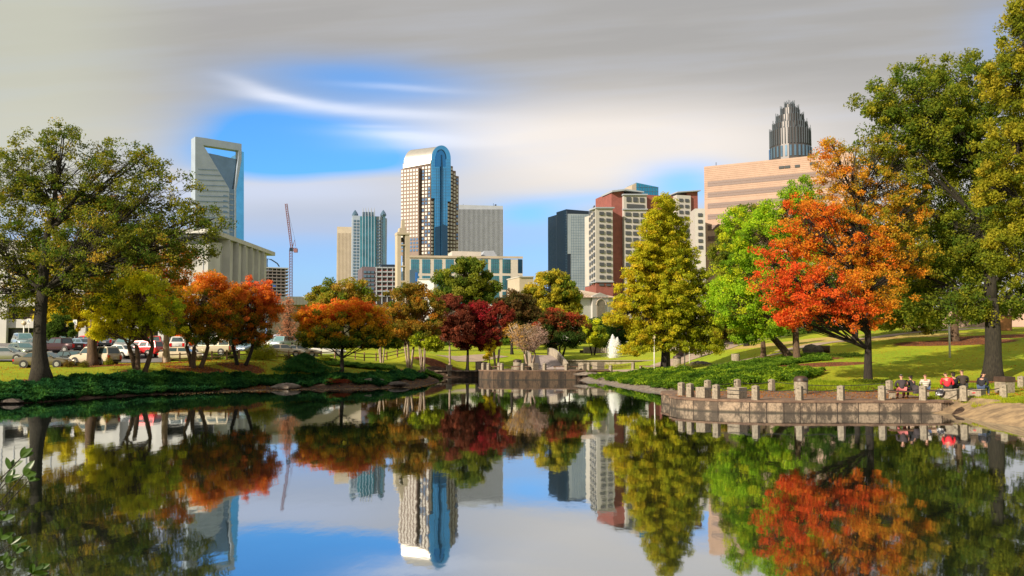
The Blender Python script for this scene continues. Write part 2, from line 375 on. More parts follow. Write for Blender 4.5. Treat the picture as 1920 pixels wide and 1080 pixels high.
me.materials.append(m)
o = bpy.data.objects.new('ground', me); COL.objects.link(o); setp(o, kind='structure')

# water
m, N, bs = newmat('pond_water'); N.t.nodes.remove(bs)
tc = N.n('ShaderNodeTexCoord')
gl = N.n('ShaderNodeBsdfGlossy'); gl.inputs['Roughness'].default_value = .03; gl.inputs['Color'].default_value = (.84, .89, .94, 1)
df = N.n('ShaderNodeBsdfDiffuse'); df.inputs['Color'].default_value = (.010, .016, .010, 1)
lw = N.n('ShaderNodeLayerWeight'); lw.inputs['Blend'].default_value = .32
fr = E(N, lw.outputs['Fresnel'])
fac = fr.smooth(.05, .8)*.42+.54
mx = N.n('ShaderNodeMixShader'); N.l(fac.s, mx.inputs[0]); N.l(df.outputs[0], mx.inputs[1]); N.l(gl.outputs[0], mx.inputs[2])
nn = noise(1.5, 3, .5, st=(1, .45, 1)); n4 = noise(.25, 2, .5)
bp = N.n('ShaderNodeBump'); bp.inputs['Distance'].default_value = .0023; bp.inputs['Strength'].default_value = 1
N.l((nn+n4*1.5).s, bp.inputs['Height']); N.l(bp.outputs[0], gl.inputs['Normal'])
N.l(mx.outputs[0], N.t.nodes['Material Output'].inputs['Surface'])
b_ = MB(); b_.prism([(-48, 2), (40, 2), (40, 118), (-48, 118)], -1.2, 0.0); b_.build('water', m, kind='structure')

# draped sheets
def drape(name, poly, off, material, step=1.0, kind='structure'):
    b_ = MB(); xs_ = [p[0] for p in poly]; ys_ = [p[1] for p in poly]
    gx = np.arange(min(xs_), max(xs_)+step, step); gy = np.arange(min(ys_), max(ys_)+step, step)
    import bmesh
    bm = bmesh.new(); X_, Y_ = np.meshgrid(gx, gy); Z_ = terr(X_, Y_)+off
    vv = [[bm.verts.new((X_[j, i], Y_[j, i], Z_[j, i])) for i in range(len(gx))] for j in range(len(gy))]
    for j in range(len(gy)-1):
        for i in range(len(gx)-1): bm.faces.new((vv[j][i], vv[j][i+1], vv[j+1][i+1], vv[j+1][i]))
    n = len(poly); cx = sum(xs_)/n; cy = sum(ys_)/n
    for i in range(n):     # convex clip
        ax, ay = poly[i]; bx, by = poly[(i+1) % n]; nrm = Vector((by-ay, -(bx-ax), 0))
        if nrm.dot(Vector((cx-ax, cy-ay, 0))) > 0: nrm = -nrm
        bmesh.ops.bisect_plane(bm, geom=bm.verts[:]+bm.edges[:]+bm.faces[:], plane_co=(ax, ay, 0), plane_no=nrm, clear_outer=True)
    me = bpy.data.meshes.new(name); bm.to_mesh(me); bm.free(); me.materials.append(material)
    o = bpy.data.objects.new(name, me); COL.objects.link(o)
    if kind: o['kind'] = kind
    return o
M['asphalt'] = mat('parking_asphalt', (.20, .19, .19), .9, scale=.5, c2=(.13, .125, .13), bump=.01, bscale=20)
M['path'] = mat('path_paving', (.40, .30, .22), .9, scale=.8, c2=(.28, .21, .16), bump=.01, bscale=15)
M['deck'] = mat('deck_paving', (.22, .14, .09), .9, scale=1.5, c2=(.10, .06, .045), bump=.01, bscale=12)
drape('parking_lot', [U2(-500, 690, 72.5), U2(245, 690, 78), U2(305, 690, 87), U2(480, 690, 90.5), U2(600, 690, 96), U2(760, 690, 104), U2(760, 660, 140), U2(-500, 660, 119)], .05, M['asphalt'], 1.5)
pm = M['path']
def strip(name, pts, wd, off=.05):
    """path along pts (x,y) of width wd"""
    b_ = MB(); P_ = [Vector((x, y, 0)) for x, y in pts]; pp = []
    for i in range(len(P_)-1):
        n = max(2, int((P_[i+1]-P_[i]).length/1.0))
        for k in range(n): pp.append(P_[i].lerp(P_[i+1], k/n))
    pp.append(P_[-1]); prev = None
    for i, p in enumerate(pp):
        t = (pp[min(i+1, len(pp)-1)]-pp[max(i-1, 0)]).normalized(); nn_ = Vector((-t.y, t.x, 0))
        row = []
        for s in (-1, -.5, 0, .5, 1):
            r = p+nn_*wd/2*s; row.append((r.x, r.y, tz(r.x, r.y)+off))
        if prev: 
            b_.add(prev+row, [(k, k+1, k+6, k+5) for k in range(4)])
        prev = row
    return b_.build(name, pm, kind='structure', fix=False)
strip('path', [U2(1075, 690, 108), U2(1200, 692, 100), U2(1300, 694, 88), U2(1400, 688, 88), U2(1470, 677, 90)], 2.2)
strip('path', [U2(1470, 677, 92), U2(1560, 657, 98), U2(1700, 640, 105), U2(2000, 610, 122)], 2.6)
strip('path', [U2(1240, 690, 102), U2(1300, 680, 108), U2(1345, 668, 114), U2(1400, 650, 124), U2(1480, 636, 138)], 5)
strip('path', [U2(835, 676, 118), U2(880, 674, 121), U2(930, 672, 126)], 5)
# ------------------------------------------------------------ buildings
class Fac:
    def __init__(s, A, B, ref=500):
        s.a = P(A[0], ref, A[1]); s.b = P(B[0], ref, B[1]); s.a.z = s.b.z = 0
        s.d = (s.b-s.a).normalized(); s.n = Vector((s.d.y, -s.d.x, 0)); s.L = (s.b-s.a).length
        if s.n.dot(-s.a) < 0: s.n = -s.n
        s.ang = math.atan2(s.d.y, s.d.x)
    def pt(s, px, py, off=0):
        r = ray(px, py); o = Vector((0, 0, CAMZ)); t = (s.a-o).dot(s.n)/r.dot(s.n); return o+r*t+s.n*off
    def uz(s, px, py): p = s.pt(px, py); return (p-s.a).dot(s.d), p.z
    def at(s, u, z, off=0): p = s.a+s.d*u+s.n*off; p.z = z; return p
    def slab(s, mb, pix, o0, o1, m=0, mcap=None): mb.ext([s.pt(x, y, o0) for x, y in pix], s.n*(o1-o0), m, mcap)
    def block(s, mb, px0, px1, pyt, dep, z0=2.0, off=0, m=0, zt=None):
        u0, z = s.uz(px0, pyt); u1, _ = s.uz(px1, pyt); z = zt or z
        q = [s.at(u0, z0, off), s.at(u1, z0, off), s.at(u1, z0, -dep), s.at(u0, z0, -dep)]
        mb.ext(q, (0, 0, z-z0), m); return u0, u1, z
    def bx(s, mb, u, z, w_, h, off, t, m=0): mb.box(s.at(u, z, off), (w_, t, h), s.ang, m)
class Wins:
    """windows of one building: 100 as parts of their own, the rest as one stuff part"""
    def __init__(s, parent): s.p = parent; s.items = []
    def grid(s, Fc, px0, px1, py0, py1, nc, nr, fw, fh, material, off=.15, t=.5, cols=None, name='window', skip=None, pri=0):
        u0, z1 = Fc.uz(px0, py0); u1, _ = Fc.uz(px1, py0); _, z0 = Fc.uz(px0, py1); du = (u1-u0)/nc; dz = (z1-z0)/nr
        for r in range(nr):
            for c in range(nc):
                if skip and skip(c, r): continue
                if cols and c not in cols: continue
                mm = material if not isinstance(material, list) else random.choice(material)
                s.items.append((pri+dz*du, Fc, u0+du*(c+.5), z1-dz*(r+.5), abs(du)*fw, dz*fh, off, t, mm, name))
    def done(s, cap=100):
        s.items.sort(key=lambda i: -i[0]); cache = {}; par = s.p; o0 = OFF[par]
        for it in s.items[:cap]:
            _, Fc, u_, z_, w_, h_, off, t, mm, name = it; key = (round(w_, 2), round(h_, 2), mm.name, name, round(Fc.ang, 3))
            if key not in cache:
                b_ = MB(); b_.box((0, 0, 0), (w_, t, h_), Fc.ang); o = b_.build(name, mm, fix=False); cache[key] = o.data; bpy.data.objects.remove(o)
            o = bpy.data.objects.new(name, cache[key]); COL.objects.link(o); o.parent = par; o.location = Fc.at(u_, z_, off)-o0
        if len(s.items) > cap:
            b_ = MB(); mats = []
            for _, Fc, u_, z_, w_, h_, off, t, mm, name in s.items[cap:]:
                if mm not in mats: mats.append(mm)
                Fc.bx(b_, u_, z_, w_, h_, off, t, mats.index(mm))
            b_.build('upper_windows', mats, par, kind='stuff', fix=False)
M['cream'] = mat('cream_panel', (.50, .50, .48), .7, scale=.15, var=.08)
M['tower_white'] = mat('pale_cladding', (.28, .34, .45), .5, scale=.1, var=.06)
M['glass_blue'] = mat('blue_glass', (.10, .42, .80), .12, metal=.85, var=.08, scale=.08)
M['glass_deep'] = mat('deep_blue_glass', (.03, .10, .20), .1, metal=.6, var=.1, scale=.1)
M['glass_slate'] = mat('slate_glass', (.13, .22, .32), .15, metal=.6, var=.08, scale=.1)
M['glass_teal'] = mat('teal_glass', (.08, .28, .36), .12, metal=.7, var=.15, scale=.15)
M['glass_silver'] = mat('silver_glass', (.46, .52, .52), .12, metal=.8, var=.06, scale=.1)
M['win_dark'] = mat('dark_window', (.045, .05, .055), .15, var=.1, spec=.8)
M['win_reflect'] = mat('painted_reflection_window', (.46, .43, .41), .35, metal=.15, var=.06)  # cream base colour stands in for sunlit cloud reflected in the panes
M['win_bluish'] = mat('bluish_window', (.14, .25, .45), .15, metal=.5)
M['granite'] = mat('brown_granite', (.17, .115, .10), .6, scale=.2, var=.1)
M['silver_roof'] = mat('silver_roof', (.62, .58, .53), .28, metal=.75, scale=.3, var=.05)
M['beige'] = mat('beige_stone', (.40, .34, .27), .8, scale=.2, var=.06)
M['beige_pink'] = mat('pinkish_stone', (.39, .265, .21), .8, scale=.3, var=.06)
M['grey_light'] = mat('light_grey_cladding', (.30, .33, .39), .7, scale=.2, var=.05)
M['off_white'] = mat('off_white_wall', (.40, .38, .37), .8, scale=.3, var=.04)
M['red_wall'] = mat('red_brick_wall', (.24, .075, .065), .8, scale=.6, var=.1)
M['navy'] = mat('navy_glass', (.015, .03, .055), .15, metal=.3)
M['crane_red'] = mat('crane_red_paint', (.17, .065, .08), .6)
M['fin_silver'] = mat('silver_fins', (.07, .09, .115), .7, metal=0)

# tower with the open frame at its top
F1 = Fac((368, 885), (457, 917), 300)
t = thing('office_tower', 'tall pale tower with a window-like opening through its top, far left of the skyline', 'tower', F1.at(F1.L/2, 5, -20))
b_ = MB()
F1.slab(b_, [(366, 600), (430, 600), (430, 354), (386, 280), (381, 272), (380.5, 258), (366, 256)], 0, -14)
b_.build('pale_facade', M['tower_white'], t)
b_ = MB(); F1.slab(b_, [(380.5, 258), (453, 269.7), (453, 290), (447, 291), (447, 282), (381, 272)], 0, -9); b_.build('top_beam', M['tower_white'], t)
b_ = MB(); F1.slab(b_, [(440, 354), (447, 297), (447, 290), (453, 290), (453, 300), (443, 356), (443, 600), (440, 600)], 0, -9); b_.build('right_pylon', M['tower_white'], t)
b_ = MB(); F1.slab(b_, [(386.5, 284), (447, 297), (440, 354), (430, 354)], -5, -12); b_.build('recessed_glass', M['glass_slate'], t)
b_ = MB(); F1.slab(b_, [(430, 354), (440, 354), (440, 600), (430, 600)], -1.5, -36); b_.build('glass_strip', M['glass_slate'], t)
b_ = MB(); F1.slab(b_, [(443, 356), (453, 300), (453, 284), (457, 285), (457, 600), (443, 600)], .4, -34); b_.build('blue_glass_side', M['glass_blue'], t)
b_ = MB(); F1.slab(b_, [(388, 283), (417, 289), (417, 291), (388, 285)], -8, -9); F1.slab(b_, [(392, 285), (393, 285), (393, 288), (392, 288)], -8, -9); b_.build('roof_rail', M['black'], t)
b_ = MB()
for i in range(26):
    y = 318+i*10; xr = 428 if y > 352 else 386+(y-280)*.58
    if xr > 374: F1.slab(b_, [(371, y-1.5), (xr, y+.2), (xr, y+1.1), (371, y-.6)], 0, .25)
b_.build('floor_joints', M['glass_slate'], t)
W = Wins(t); W.grid(F1, 418, 427, 362, 470, 1, 11, .8, .28, M['glass_slate'], off=.1)
W.grid(F1, 431, 439, 358, 540, 1, 18, .9, .25, M['tower_white'], off=-1.3, name='spandrel'); W.done()

# rounded-top tower
FL = Fac((755, 712), (808, 700), 400); FR = Fac((808, 700), (860, 722), 400)
t = thing('office_tower', 'tall brown gridded tower with a rounded silver roof and blue glass arch', 'tower', FL.at(FL.L, 5, -15))
c0, c1, c2 = FL.a, FL.b, FR.b; back = c0+(c2-c1)
zt = FL.uz(758, 306)[1]
b_ = MB(); foot = [c0, c1, c2, back]
sh_ = lambda p, k: (c1+(p-c1)*k)
def fpoly(kR, kL=1):
    A = c0; B = c1; C_ = c1+(c2-c1)*kR; return [(p.x, p.y) for p in (A, B, C_, A+(C_-B))]
b_.prism(fpoly(.68), 3, zt); b_.prism(fpoly(.78), 3, FR.uz(845, 311)[1]); b_.prism(fpoly(.89), 3, FR.uz(851, 320)[1]); b_.prism(fpoly(1.0), 3, FR.uz(857, 330)[1])
FL.slab(b_, [(756, 480), (789, 480), (789, 316), (756, 319)], 0, 3.5)
b_.build('granite_walls', M['granite'], t)
def arch(x0, x1, ys_, ytop, n=16):
    pts = [(x0, 490), (x1, 490), (x1, ys_)]
    for i in range(1, n): an = math.pi*i/n; pts.append(((x0+x1)/2+(x1-x0)/2*math.cos(an), ys_-(ys_-ytop)*math.sin(an)))
    return pts+[(x0, ys_)]
vecL = (c0-c1)*.97
b_ = MB(); apts = [(809, 306), (841, 306), (841, 299)]+arch(809, 841, 299, 274.5)[3:]
b_.ext([FR.pt(x, y, .05) for x, y in apts], vecL); b_.build('barrel_roof', M['silver_roof'], t, smooth=True)
b_ = MB(); FL.slab(b_, [(756.5, 316), (807.5, 306.5), (807.5, 300), (756.5, 308)], 0, .6); b_.build('roof_band', M['silver_roof'], t)
b_ = MB(); ap = arch(808.5, 843.5, 298, 273); ap[0] = (808.5, 373); ap[1] = (843.5, 378); F_ = FR
FR.slab(b_, [(813.5, 490), (837.5, 490), (837.5, 378), (843.5, 378)]+ap[2:]+[(808.5, 372), (813.5, 372)], 0, 1.2); b_.build('glass_arch', M['glass_blue'], t)
b_ = MB(); ap = arch(815, 833.5, 299, 281); ap[0] = (815, 313); ap[1] = (833.5, 313); FR.slab(b_, ap, 1.2, 1.7); b_.build('arch_panel', mat('mid_blue_glass', (.05, .26, .60), .12, metal=.85), t)
b_ = MB(); FR.slab(b_, [(824.2, 490), (827, 490), (827, 314), (826, 291), (825, 291), (824.6, 314)], 1.7, 2.3); FR.slab(b_, [(814, 490), (824, 490), (824, 424), (814, 426)], 1.2, 1.5)
FR.slab(b_, [(827.2, 490), (837, 490), (837, 424), (827.2, 420)], 1.2, 1.5)
for i in range(8): an0, an1 = math.pi*i/11, math.pi*(i+1)/11; FR.slab(b_, [(824.5+10*math.cos(an0), 299-18.5*math.sin(an0)), (824.5+9*math.cos(an0), 299-16.8*math.sin(an0)), (824.5+9*math.cos(an1), 299-16.8*math.sin(an1)), (824.5+10*math.cos(an1), 299-18.5*math.sin(an1))], 1.7, 2.0)
b_.build('dark_glass', M['glass_deep'], t)
b_ = MB()
for i in range(34): y = 300+i*5.6; x0, x1 = (808.6, 843.3) if y < 372 else (813.7, 837.3); FR.slab(b_, [(x0, y), (x1, y+.1), (x1, y+.55), (x0, y+.45)], 1.2, 1.32)
for x in (817, 821, 830, 834): FR.slab(b_, [(x, 470), (x+.35, 470), (x+.35, 316), (x, 316)], 1.2, 1.34)
b_.build('glazing_bars', M['glass_slate'], t)
W = Wins(t)
W.grid(FL, 756, 789, 320, 448, 6, 19, .62, .58, M['win_reflect'], off=3.6, pri=5)
W.grid(FL, 756, 789, 448, 475, 6, 4, .62, .58, M['win_bluish'], off=3.6)
W.grid(FL, 791, 808, 312, 478, 3, 25, .62, .62, [M['win_reflect'], M['win_reflect'], M['win_bluish']], off=.1)
W.grid(FL, 758, 790, 308.5, 315, 6, 1, .8, .5, M['win_reflect'], off=.1)
W.grid(FR, 808.5, 813, 376, 478, 1, 15, .7, .62, M['win_reflect'], off=.1)
W.grid(FR, 838, 843, 380, 478, 1, 14, .7, .62, M['win_reflect'], off=.1)
W.grid(FR, 844, 849, 313, 478, 1, 24, .7, .6, M['win_reflect'], off=.1); W.grid(FR, 849.5, 854.5, 323, 478, 1, 23, .7, .6, M['win_reflect'], off=.1)
W.grid(FR, 855, 859.5, 333, 478, 1, 21, .7, .6, [M['win_bluish'], M['win_reflect']], off=.1)
W.done()

# beige slab tower
F2 = Fac((632, 810), (662, 812)); t = thing('office_tower', 'plain beige slab tower with close vertical ribs, left of the green glass tower', 'tower', F2.at(0, 5, -8))
b_ = MB(); F2.block(b_, 632, 664, 425, 25); b_.build('walls', M['beige'], t)
b_ = MB(); [F2.slab(b_, [(x, 560), (x+.9, 560), (x+.9, 437), (x, 437)], 0, .1) for x in np.arange(633.5, 660, 2.6)]; b_.build('window_strips', mat('brown_strips', (.20, .15, .11), .6), t)  # strips in a darker brown than the walls
# green glass tower
F3 = Fac((661, 790), (713, 796)); F3b = Fac((713, 796), (725, 812)); t = thing('office_tower', 'green glass and white tower crowned with a row of thin spires', 'tower', F3.at(20, 5, -8))
b_ = MB(); F3.block(b_, 661, 713, 404, 22)
q = [F3.b, F3b.b, F3b.b-F3.n*20, F3.b-F3.n*20]; b_.prism([(p.x, p.y) for p in q], 3, F3b.uz(714, 405)[1]); b_.build('walls', M['tower_white'], t)
b_ = MB(); F3.slab(b_, [(675, 560), (705, 560), (705, 406), (675, 406)], 0, 1.5); F3b.slab(b_, [(717, 560), (722, 560), (722, 402), (717, 402)], 0, .3); b_.build('glass_bay', M['glass_teal'], t)
b_ = MB(); [F3.slab(b_, [(x, 560), (x+1, 560), (x+1, 398), (x, 398)], 1.5, 2.6) for x in (679, 684.5, 690, 695.5, 701)]; b_.build('ribs', M['tower_white'], t)
b_ = MB(); F3.slab(b_, [(680, 408), (703, 408), (703, 397), (680, 397)], -1, -8); b_.build('crown_screen', M['glass_slate'], t)
for x in (680, 685, 690, 695.5, 701):
    b_ = MB(); b_.tube([F3.pt(x+.5, 408, 1), F3.pt(x+.5, 398, 1), F3.pt(x+.5, 389.5, 1)], [.7, .6, .15], 5); b_.build('spire', M['grey_light'], t)
for x in (666, 719):
    b_ = MB(); p = F3.pt(x, 404, -3); b_.lathe(p, [(3, 0), (3, 1.5), (1.6, 4), (.1, 6)], 8); b_.build('corner_dome', M['glass_slate'], t)
W = Wins(t); W.grid(F3, 662, 674, 411, 540, 2, 22, .62, .62, M['glass_slate']); W.grid(F3, 705.5, 713, 411, 540, 1, 22, .6, .62, M['glass_slate']); W.grid(F3b, 713.5, 717, 411, 540, 1, 22, .6, .6, M['glass_slate']); W.done()
# grey ribbed tower
F4 = Fac((858, 800), (943, 806)); t = thing('office_tower', 'broad light grey flat-topped tower with fine ribs, right of the rounded tower', 'tower', F4.at(20, 5, -12))
b_ = MB(); F4.block(b_, 858, 943, 384, 30); b_.build('walls', M['grey_light'], t)
b_ = MB(); F4.slab(b_, [(860, 400), (942, 401), (942, 393.5), (860, 392.5)], 0, .15); b_.build('top_window_band', M['win_dark'], t)
W = Wins(t); W.grid(F4, 859, 943, 402, 480, 1, 15, .985, .62, mat('grey_window', (.17, .17, .19), .3), off=.05, t=.3, name='window_band'); W.done()
b_ = MB(); [F4.slab(b_, [(x, 490), (x+.95, 490), (x+.95, 392), (x, 392)], .2, 1.0) for x in np.arange(860, 943, 2.35)]; b_.build('ribs', M['grey_light'], t)
for x0, x1, y in ((869, 882, 383), (926, 935, 381.5)):
    b_ = MB(); F4.slab(b_, [(x0+3, 386), (x1-3, 386), (x1-3, y), (x0+3, y)], -5, -9); F4.slab(b_, [(x0, 386), (x0+.6, 386), (x0+.6, y-2), (x0, y-2)], -5, -5.8); b_.build('roof_unit', M['navy'], t)
# wide beige block with teal windows
F5 = Fac((766, 440), (980, 455)); t = thing('office_building', 'wide low beige building with large teal windows in front of the towers', 'building', F5.at(25, 5, -10))
b_ = MB(); F5.block(b_, 766, 980, 481, 30); F5.block(b_, 850, 905, 469, 18, off=-4); b_.build('walls', mat('pale_stone', (.47, .43, .39), .8, scale=.2, var=.05), t)
b_ = MB(); F5.slab(b_, [(907, 482), (941, 482), (932, 467), (914, 467)], -8, -20); b_.build('hip_roof', M['grey_light'], t)
b_ = MB(); F5.slab(b_, [(766, 483), (980, 485), (980, 481), (766, 479)], 0, .6); b_.build('cornice', M['beige'], t)
W = Wins(t)
for y0, y1 in ((486, 512), (517, 543), (547, 572)):
    for px in (778, 799, 821, 843, 864, 886, 907, 928, 949.5): W.grid(F5, px-7.5, px+7.5, y0, y1, 1, 1, 1, 1, M['glass_teal'], off=-.1)
    W.grid(F5, 971, 979, y0, y1, 1, 1, 1, 1, M['glass_deep'], off=-.1)
W.done()
b_ = MB()
for y0, y1 in ((486, 512), (517, 543), (547, 572)):
    for px in (778, 799, 821, 843, 864, 886, 907, 928, 949.5):
        for f in (.25, .5, .75): F5.slab(b_, [(px-7.5+15*f-.25, y1), (px-7.5+15*f+.25, y1), (px-7.5+15*f+.25, y0), (px-7.5+15*f-.25, y0)], .1, .3)
        for f in (.28, .72): yy = y0+(y1-y0)*f; F5.slab(b_, [(px-7.5, yy+.5), (px+7.5, yy+.5), (px+7.5, yy-.3), (px-7.5, yy-.3)], .1, .28)
b_.build('mullions', M['glass_slate'], t)
# bell tower
F6 = Fac((745, 350), (768, 352)); t = thing('bell_tower', 'slender open beige concrete bell tower of two tall piers', 'tower', F6.at(2, 5, -2))
for x0, x1, y in ((745, 752, 435), (760, 768, 436)):
    b_ = MB(); F6.slab(b_, [(x0, 600), (x1, 600), (x1, y), (x0, y)], 0, -4); b_.build('pier', M['beige'], t)
b_ = MB(); F6.slab(b_, [(744.6, 440), (768.4, 440), (768.4, 436), (744.6, 436)], .3, -4.3); F6.slab(b_, [(749, 436), (763, 436), (761, 427), (750, 427)], -.5, -3.5); F6.slab(b_, [(754, 427), (760.5, 427), (760, 412), (755, 412)], -1, -3); b_.build('cap', M['beige'], t)
b_ = MB(); F6.slab(b_, [(752, 460), (760, 460), (760, 458), (752, 458)], 0, -4); F6.slab(b_, [(752, 530), (760, 530), (760, 526), (752, 526)], 0, -4); F6.slab(b_, [(752, 500), (760, 500), (760, 498), (752, 498)], 0, -4); b_.build('cross_beam', M['beige'], t)
b_ = MB(); b_.lathe(F6.pt(756, 449, -2), [(1.0, -.8), (.8, 0), (.5, .9), (.1, 1.2)], 10); b_.build('bell', M['black'], t)
# pink and white scaffolded block
F7 = Fac((676, 395), (745, 400)); t = thing('open_block', 'low pink and grey building with open floors beside the bell tower', 'building', F7.at(8, 5, -8))
b_ = MB(); F7.block(b_, 679, 745, 500, 20); b_.build('walls', mat('mauve_wall', (.13, .10, .13), .7), t)
for i, y in enumerate((501, 509, 518, 527, 536, 545, 554)):
    b_ = MB(); F7.slab(b_, [(704, y+2.2), (746, y+2.4), (746, y), (704, y-.2)], 0, 1.2); b_.build('floor_slab', M['grey_light'], t)
    if i: 
        b_ = MB(); F7.slab(b_, [(706, y-.3), (744, y-.3), (744, y-2.6), (706, y-2.6)], .2, .5); b_.build('brick_spandrel', M['red_wall'], t)
for x in (705, 715, 725, 735, 744):
    b_ = MB(); F7.slab(b_, [(x, 570), (x+1.2, 570), (x+1.2, 501), (x, 501)], 0, 1.3); b_.build('column', M['grey_light'], t)
W = Wins(t); W.grid(F7, 681, 702, 506, 560, 3, 7, .75, .55, M['glass_slate'])
W.done()
b_ = MB(); [b_.lathe(F7.pt(x, 500, -4), [(1, 0), (1, 1.2), (.7, 1.4)], 8) for x in np.arange(719, 742, 3.4)]; b_.build('roof_tanks', M['navy'], t)
# blue-edged block + white screen
F8 = Fac((770, 380), (784, 382)); t = thing('office_annex', 'narrow grey block with a bright blue edge, right of the bell tower', 'building', F8.at(1, 5, -4))
b_ = MB(); F8.block(b_, 769, 783, 506, 10); b_.build('walls', M['glass_slate'], t)
b_ = MB(); F8.slab(b_, [(779.5, 570), (783.4, 570), (783.4, 511), (779.5, 511)], 0, .5); b_.build('blue_panel', mat('blue_panel', (.03, .16, .55), .4), t)
F9 = Fac((783, 300), (815, 300)); t = thing('warehouse', 'windowless plain white box building in front of the beige block', 'building', F9.at(2, 5, -3))
b_ = MB(); F9.block(b_, 783, 814, 523, 12); b_.build('walls', mat('white_sheet', (.62, .62, .66), .6), t)
b_ = MB(); F9.slab(b_, [(783, 524), (814, 524), (814, 522.5), (783, 522.5)], 0, .4); b_.build('parapet', M['off_white'], t)
F10 = Fac((974, 300), (1000, 302)); t = thing('utility_building', 'small grey flat-roofed building right of the wide beige block', 'building', F10.at(2, 5, -3))
b_ = MB(); F10.block(b_, 974, 1000, 519, 12); b_.build('walls', M['beige'], t)
b_ = MB(); F10.slab(b_, [(973, 520), (1001, 520), (1001, 518), (973, 518)], .5, -12.5); b_.build('roof_edge', M['off_white'], t)

# dark glass tower
F11 = Fac((1064, 640), (1112, 650)); F11b = Fac((1043, 660), (1064, 640))
t = thing('office_tower', 'dark navy glass tower with a pale mirrored face', 'tower', F11.at(4, 5, -12))
b_ = MB(); q = [F11b.a, F11.a, F11.b, F11.b-F11.n*22, F11b.a-F11.n*14]; b_.prism([(p.x, p.y) for p in q], 3, F11.uz(1064, 395)[1])
F11.block(b_, 1064, 1112, 392, 18, off=-2, zt=F11.uz(1064, 391.5)[1]); b_.build('navy_glass', M['navy'], t)
b_ = MB(); F11.slab(b_, [(1064, 476), (1070, 476), (1070, 590), (1112, 590), (1112, 402), (1064, 401)], 0, .5); b_.build('mirrored_glass', M['glass_silver'], t)
b_ = MB(); [F11.slab(b_, [(x, 585), (x+.3, 585), (x+.3, 403), (x, 403)], .5, .62) for x in np.arange(1071, 1112, 3.2)]; [F11.slab(b_, [(1070, y), (1112, y), (1112, y+.35), (1070, y+.35)], .5, .62) for y in np.arange(407, 560, 5)]; b_.build('mullions', M['glass_slate'], t)
b_ = MB(); [F11b.slab(b_, [(1044, y), (1063.5, y-.4), (1063.5, y), (1044, y+.4)], 0, .12) for y in np.arange(402, 560, 5)]; b_.build('floor_lines', M['glass_slate'], t)

# red and white residential tower
FA = Fac((1104, 372), (1117, 350), 450); FB = Fac((1117, 350), (1149, 353), 450); FC = Fac((1141, 360), (1300, 372), 450); FD = Fac((1300, 352), (1320, 352), 450)
t = thing('apartment_tower', 'red and off-white stepped residential tower with rows of square windows', 'building', FB.at(15, 5, -8))
b_ = MB(); zz = FB.uz(1117, 389)[1]; q = [FA.a, FB.a, FB.b, FB.b-FB.n*12, FA.a-FB.n*4]; b_.prism([(p.x, p.y) for p in q], FB.uz(1130, 529)[1], zz)
FC.block(b_, 1163, 1206, 366, 10, off=3.5); FC.block(b_, 1262, 1288, 368, 10, off=3.5); FD.block(b_, 1303, 1322, 391, 10); b_.build('white_walls', M['off_white'], t)
b_ = MB(); FC.block(b_, 1143, 1300, 361, 16); FC.block(b_, 1143, 1166, 359, 4, off=2); b_.prism([(p.x, p.y) for p in q], 3, FB.uz(1130, 530)[1])
FC.block(b_, 1283, 1303, 360, 8, off=2.5); b_.build('red_walls', M['red_wall'], t)
for Fc_, q_, o_a, o_b in ((FC, [(1141, 360), (1167, 357), (1200, 362), (1200, 364), (1166, 360), (1141, 363)], 4, -8), (FC, [(1262, 364), (1306, 361), (1306, 359), (1262, 362)], 4, -8),
    (FB, [(1116, 391), (1151, 391), (1151, 388.5), (1116, 388.5)], .6, -6), (FC, [(1161, 369), (1207, 369), (1207, 366.5), (1161, 366.5)], 4.2, -2), (FC, [(1161, 396), (1207, 396), (1207, 394), (1161, 394)], 4.2, 3), (FB, [(1116, 529.5), (1150, 529.5), (1150, 528), (1116, 528)], .6, -6)):
    b_ = MB(); Fc_.slab(b_, q_, o_a, o_b); b_.build('cornice', M['grey_light'], t)
W = Wins(t); W.grid(FB, 1121, 1147, 394, 525, 2, 11, .62, .52, M['win_dark'], pri=50); W.grid(FB, 1121, 1147, 530.5, 537, 2, 1, .62, .6, M['win_dark'], pri=50)
W.grid(FA, 1104.5, 1116.5, 396, 540, 3, 12, .5, .55, M['win_dark'])
W.grid(FC, 1166, 1203, 371, 381, 3, 1, .65, .85, M['win_dark'], off=3.6, pri=50); W.grid(FC, 1168, 1202, 384, 393, 1, 1, .95, .8, M['win_dark'], off=3.6, pri=50); W.grid(FC, 1164, 1206, 398, 515, 3, 10, .7, .58, M['win_dark'], off=3.6, pri=30)
W.grid(FD, 1307, 1318, 397, 470, 1, 6, .7, .5, M['win_dark'], off=.2, pri=50); W.grid(FC, 1264, 1286, 372, 450, 2, 7, .6, .5, M['win_dark'], off=3.6, pri=20); W.done()
b_ = MB(); FC.slab(b_, [(1196, 364), (1204, 364), (1204, 338), (1196, 343)], -6, -16); b_.build('stair_tower', M['beige'], t)
b_ = MB(); FC.slab(b_, [(1204, 364), (1246, 364), (1246, 346), (1204, 337.5)], -6, -16); b_.build('blue_roof_glass', mat('penthouse_glass', (.04, .30, .50), .15, metal=.7), t)
b_ = MB(); [FC.slab(b_, [(x, 363), (x+.5, 363), (x+.5, 339+(x-1204)*.2), (x, 339+(x-1204)*.2)], -6, -5.8) for x in range(1209, 1246, 5)]; [FC.slab(b_, [(1204, y), (1246, y+.5), (1246, y+1), (1204, y+.5)], -6, -5.8) for y in (346, 354)]; b_.build('roof_mullions', M['glass_slate'], t)
b_ = MB(); FC.slab(b_, [(1304, 420), (1313, 420), (1313, 368), (1304, 364)], -12, -24); b_.build('side_glass', M['glass_blue'], t)

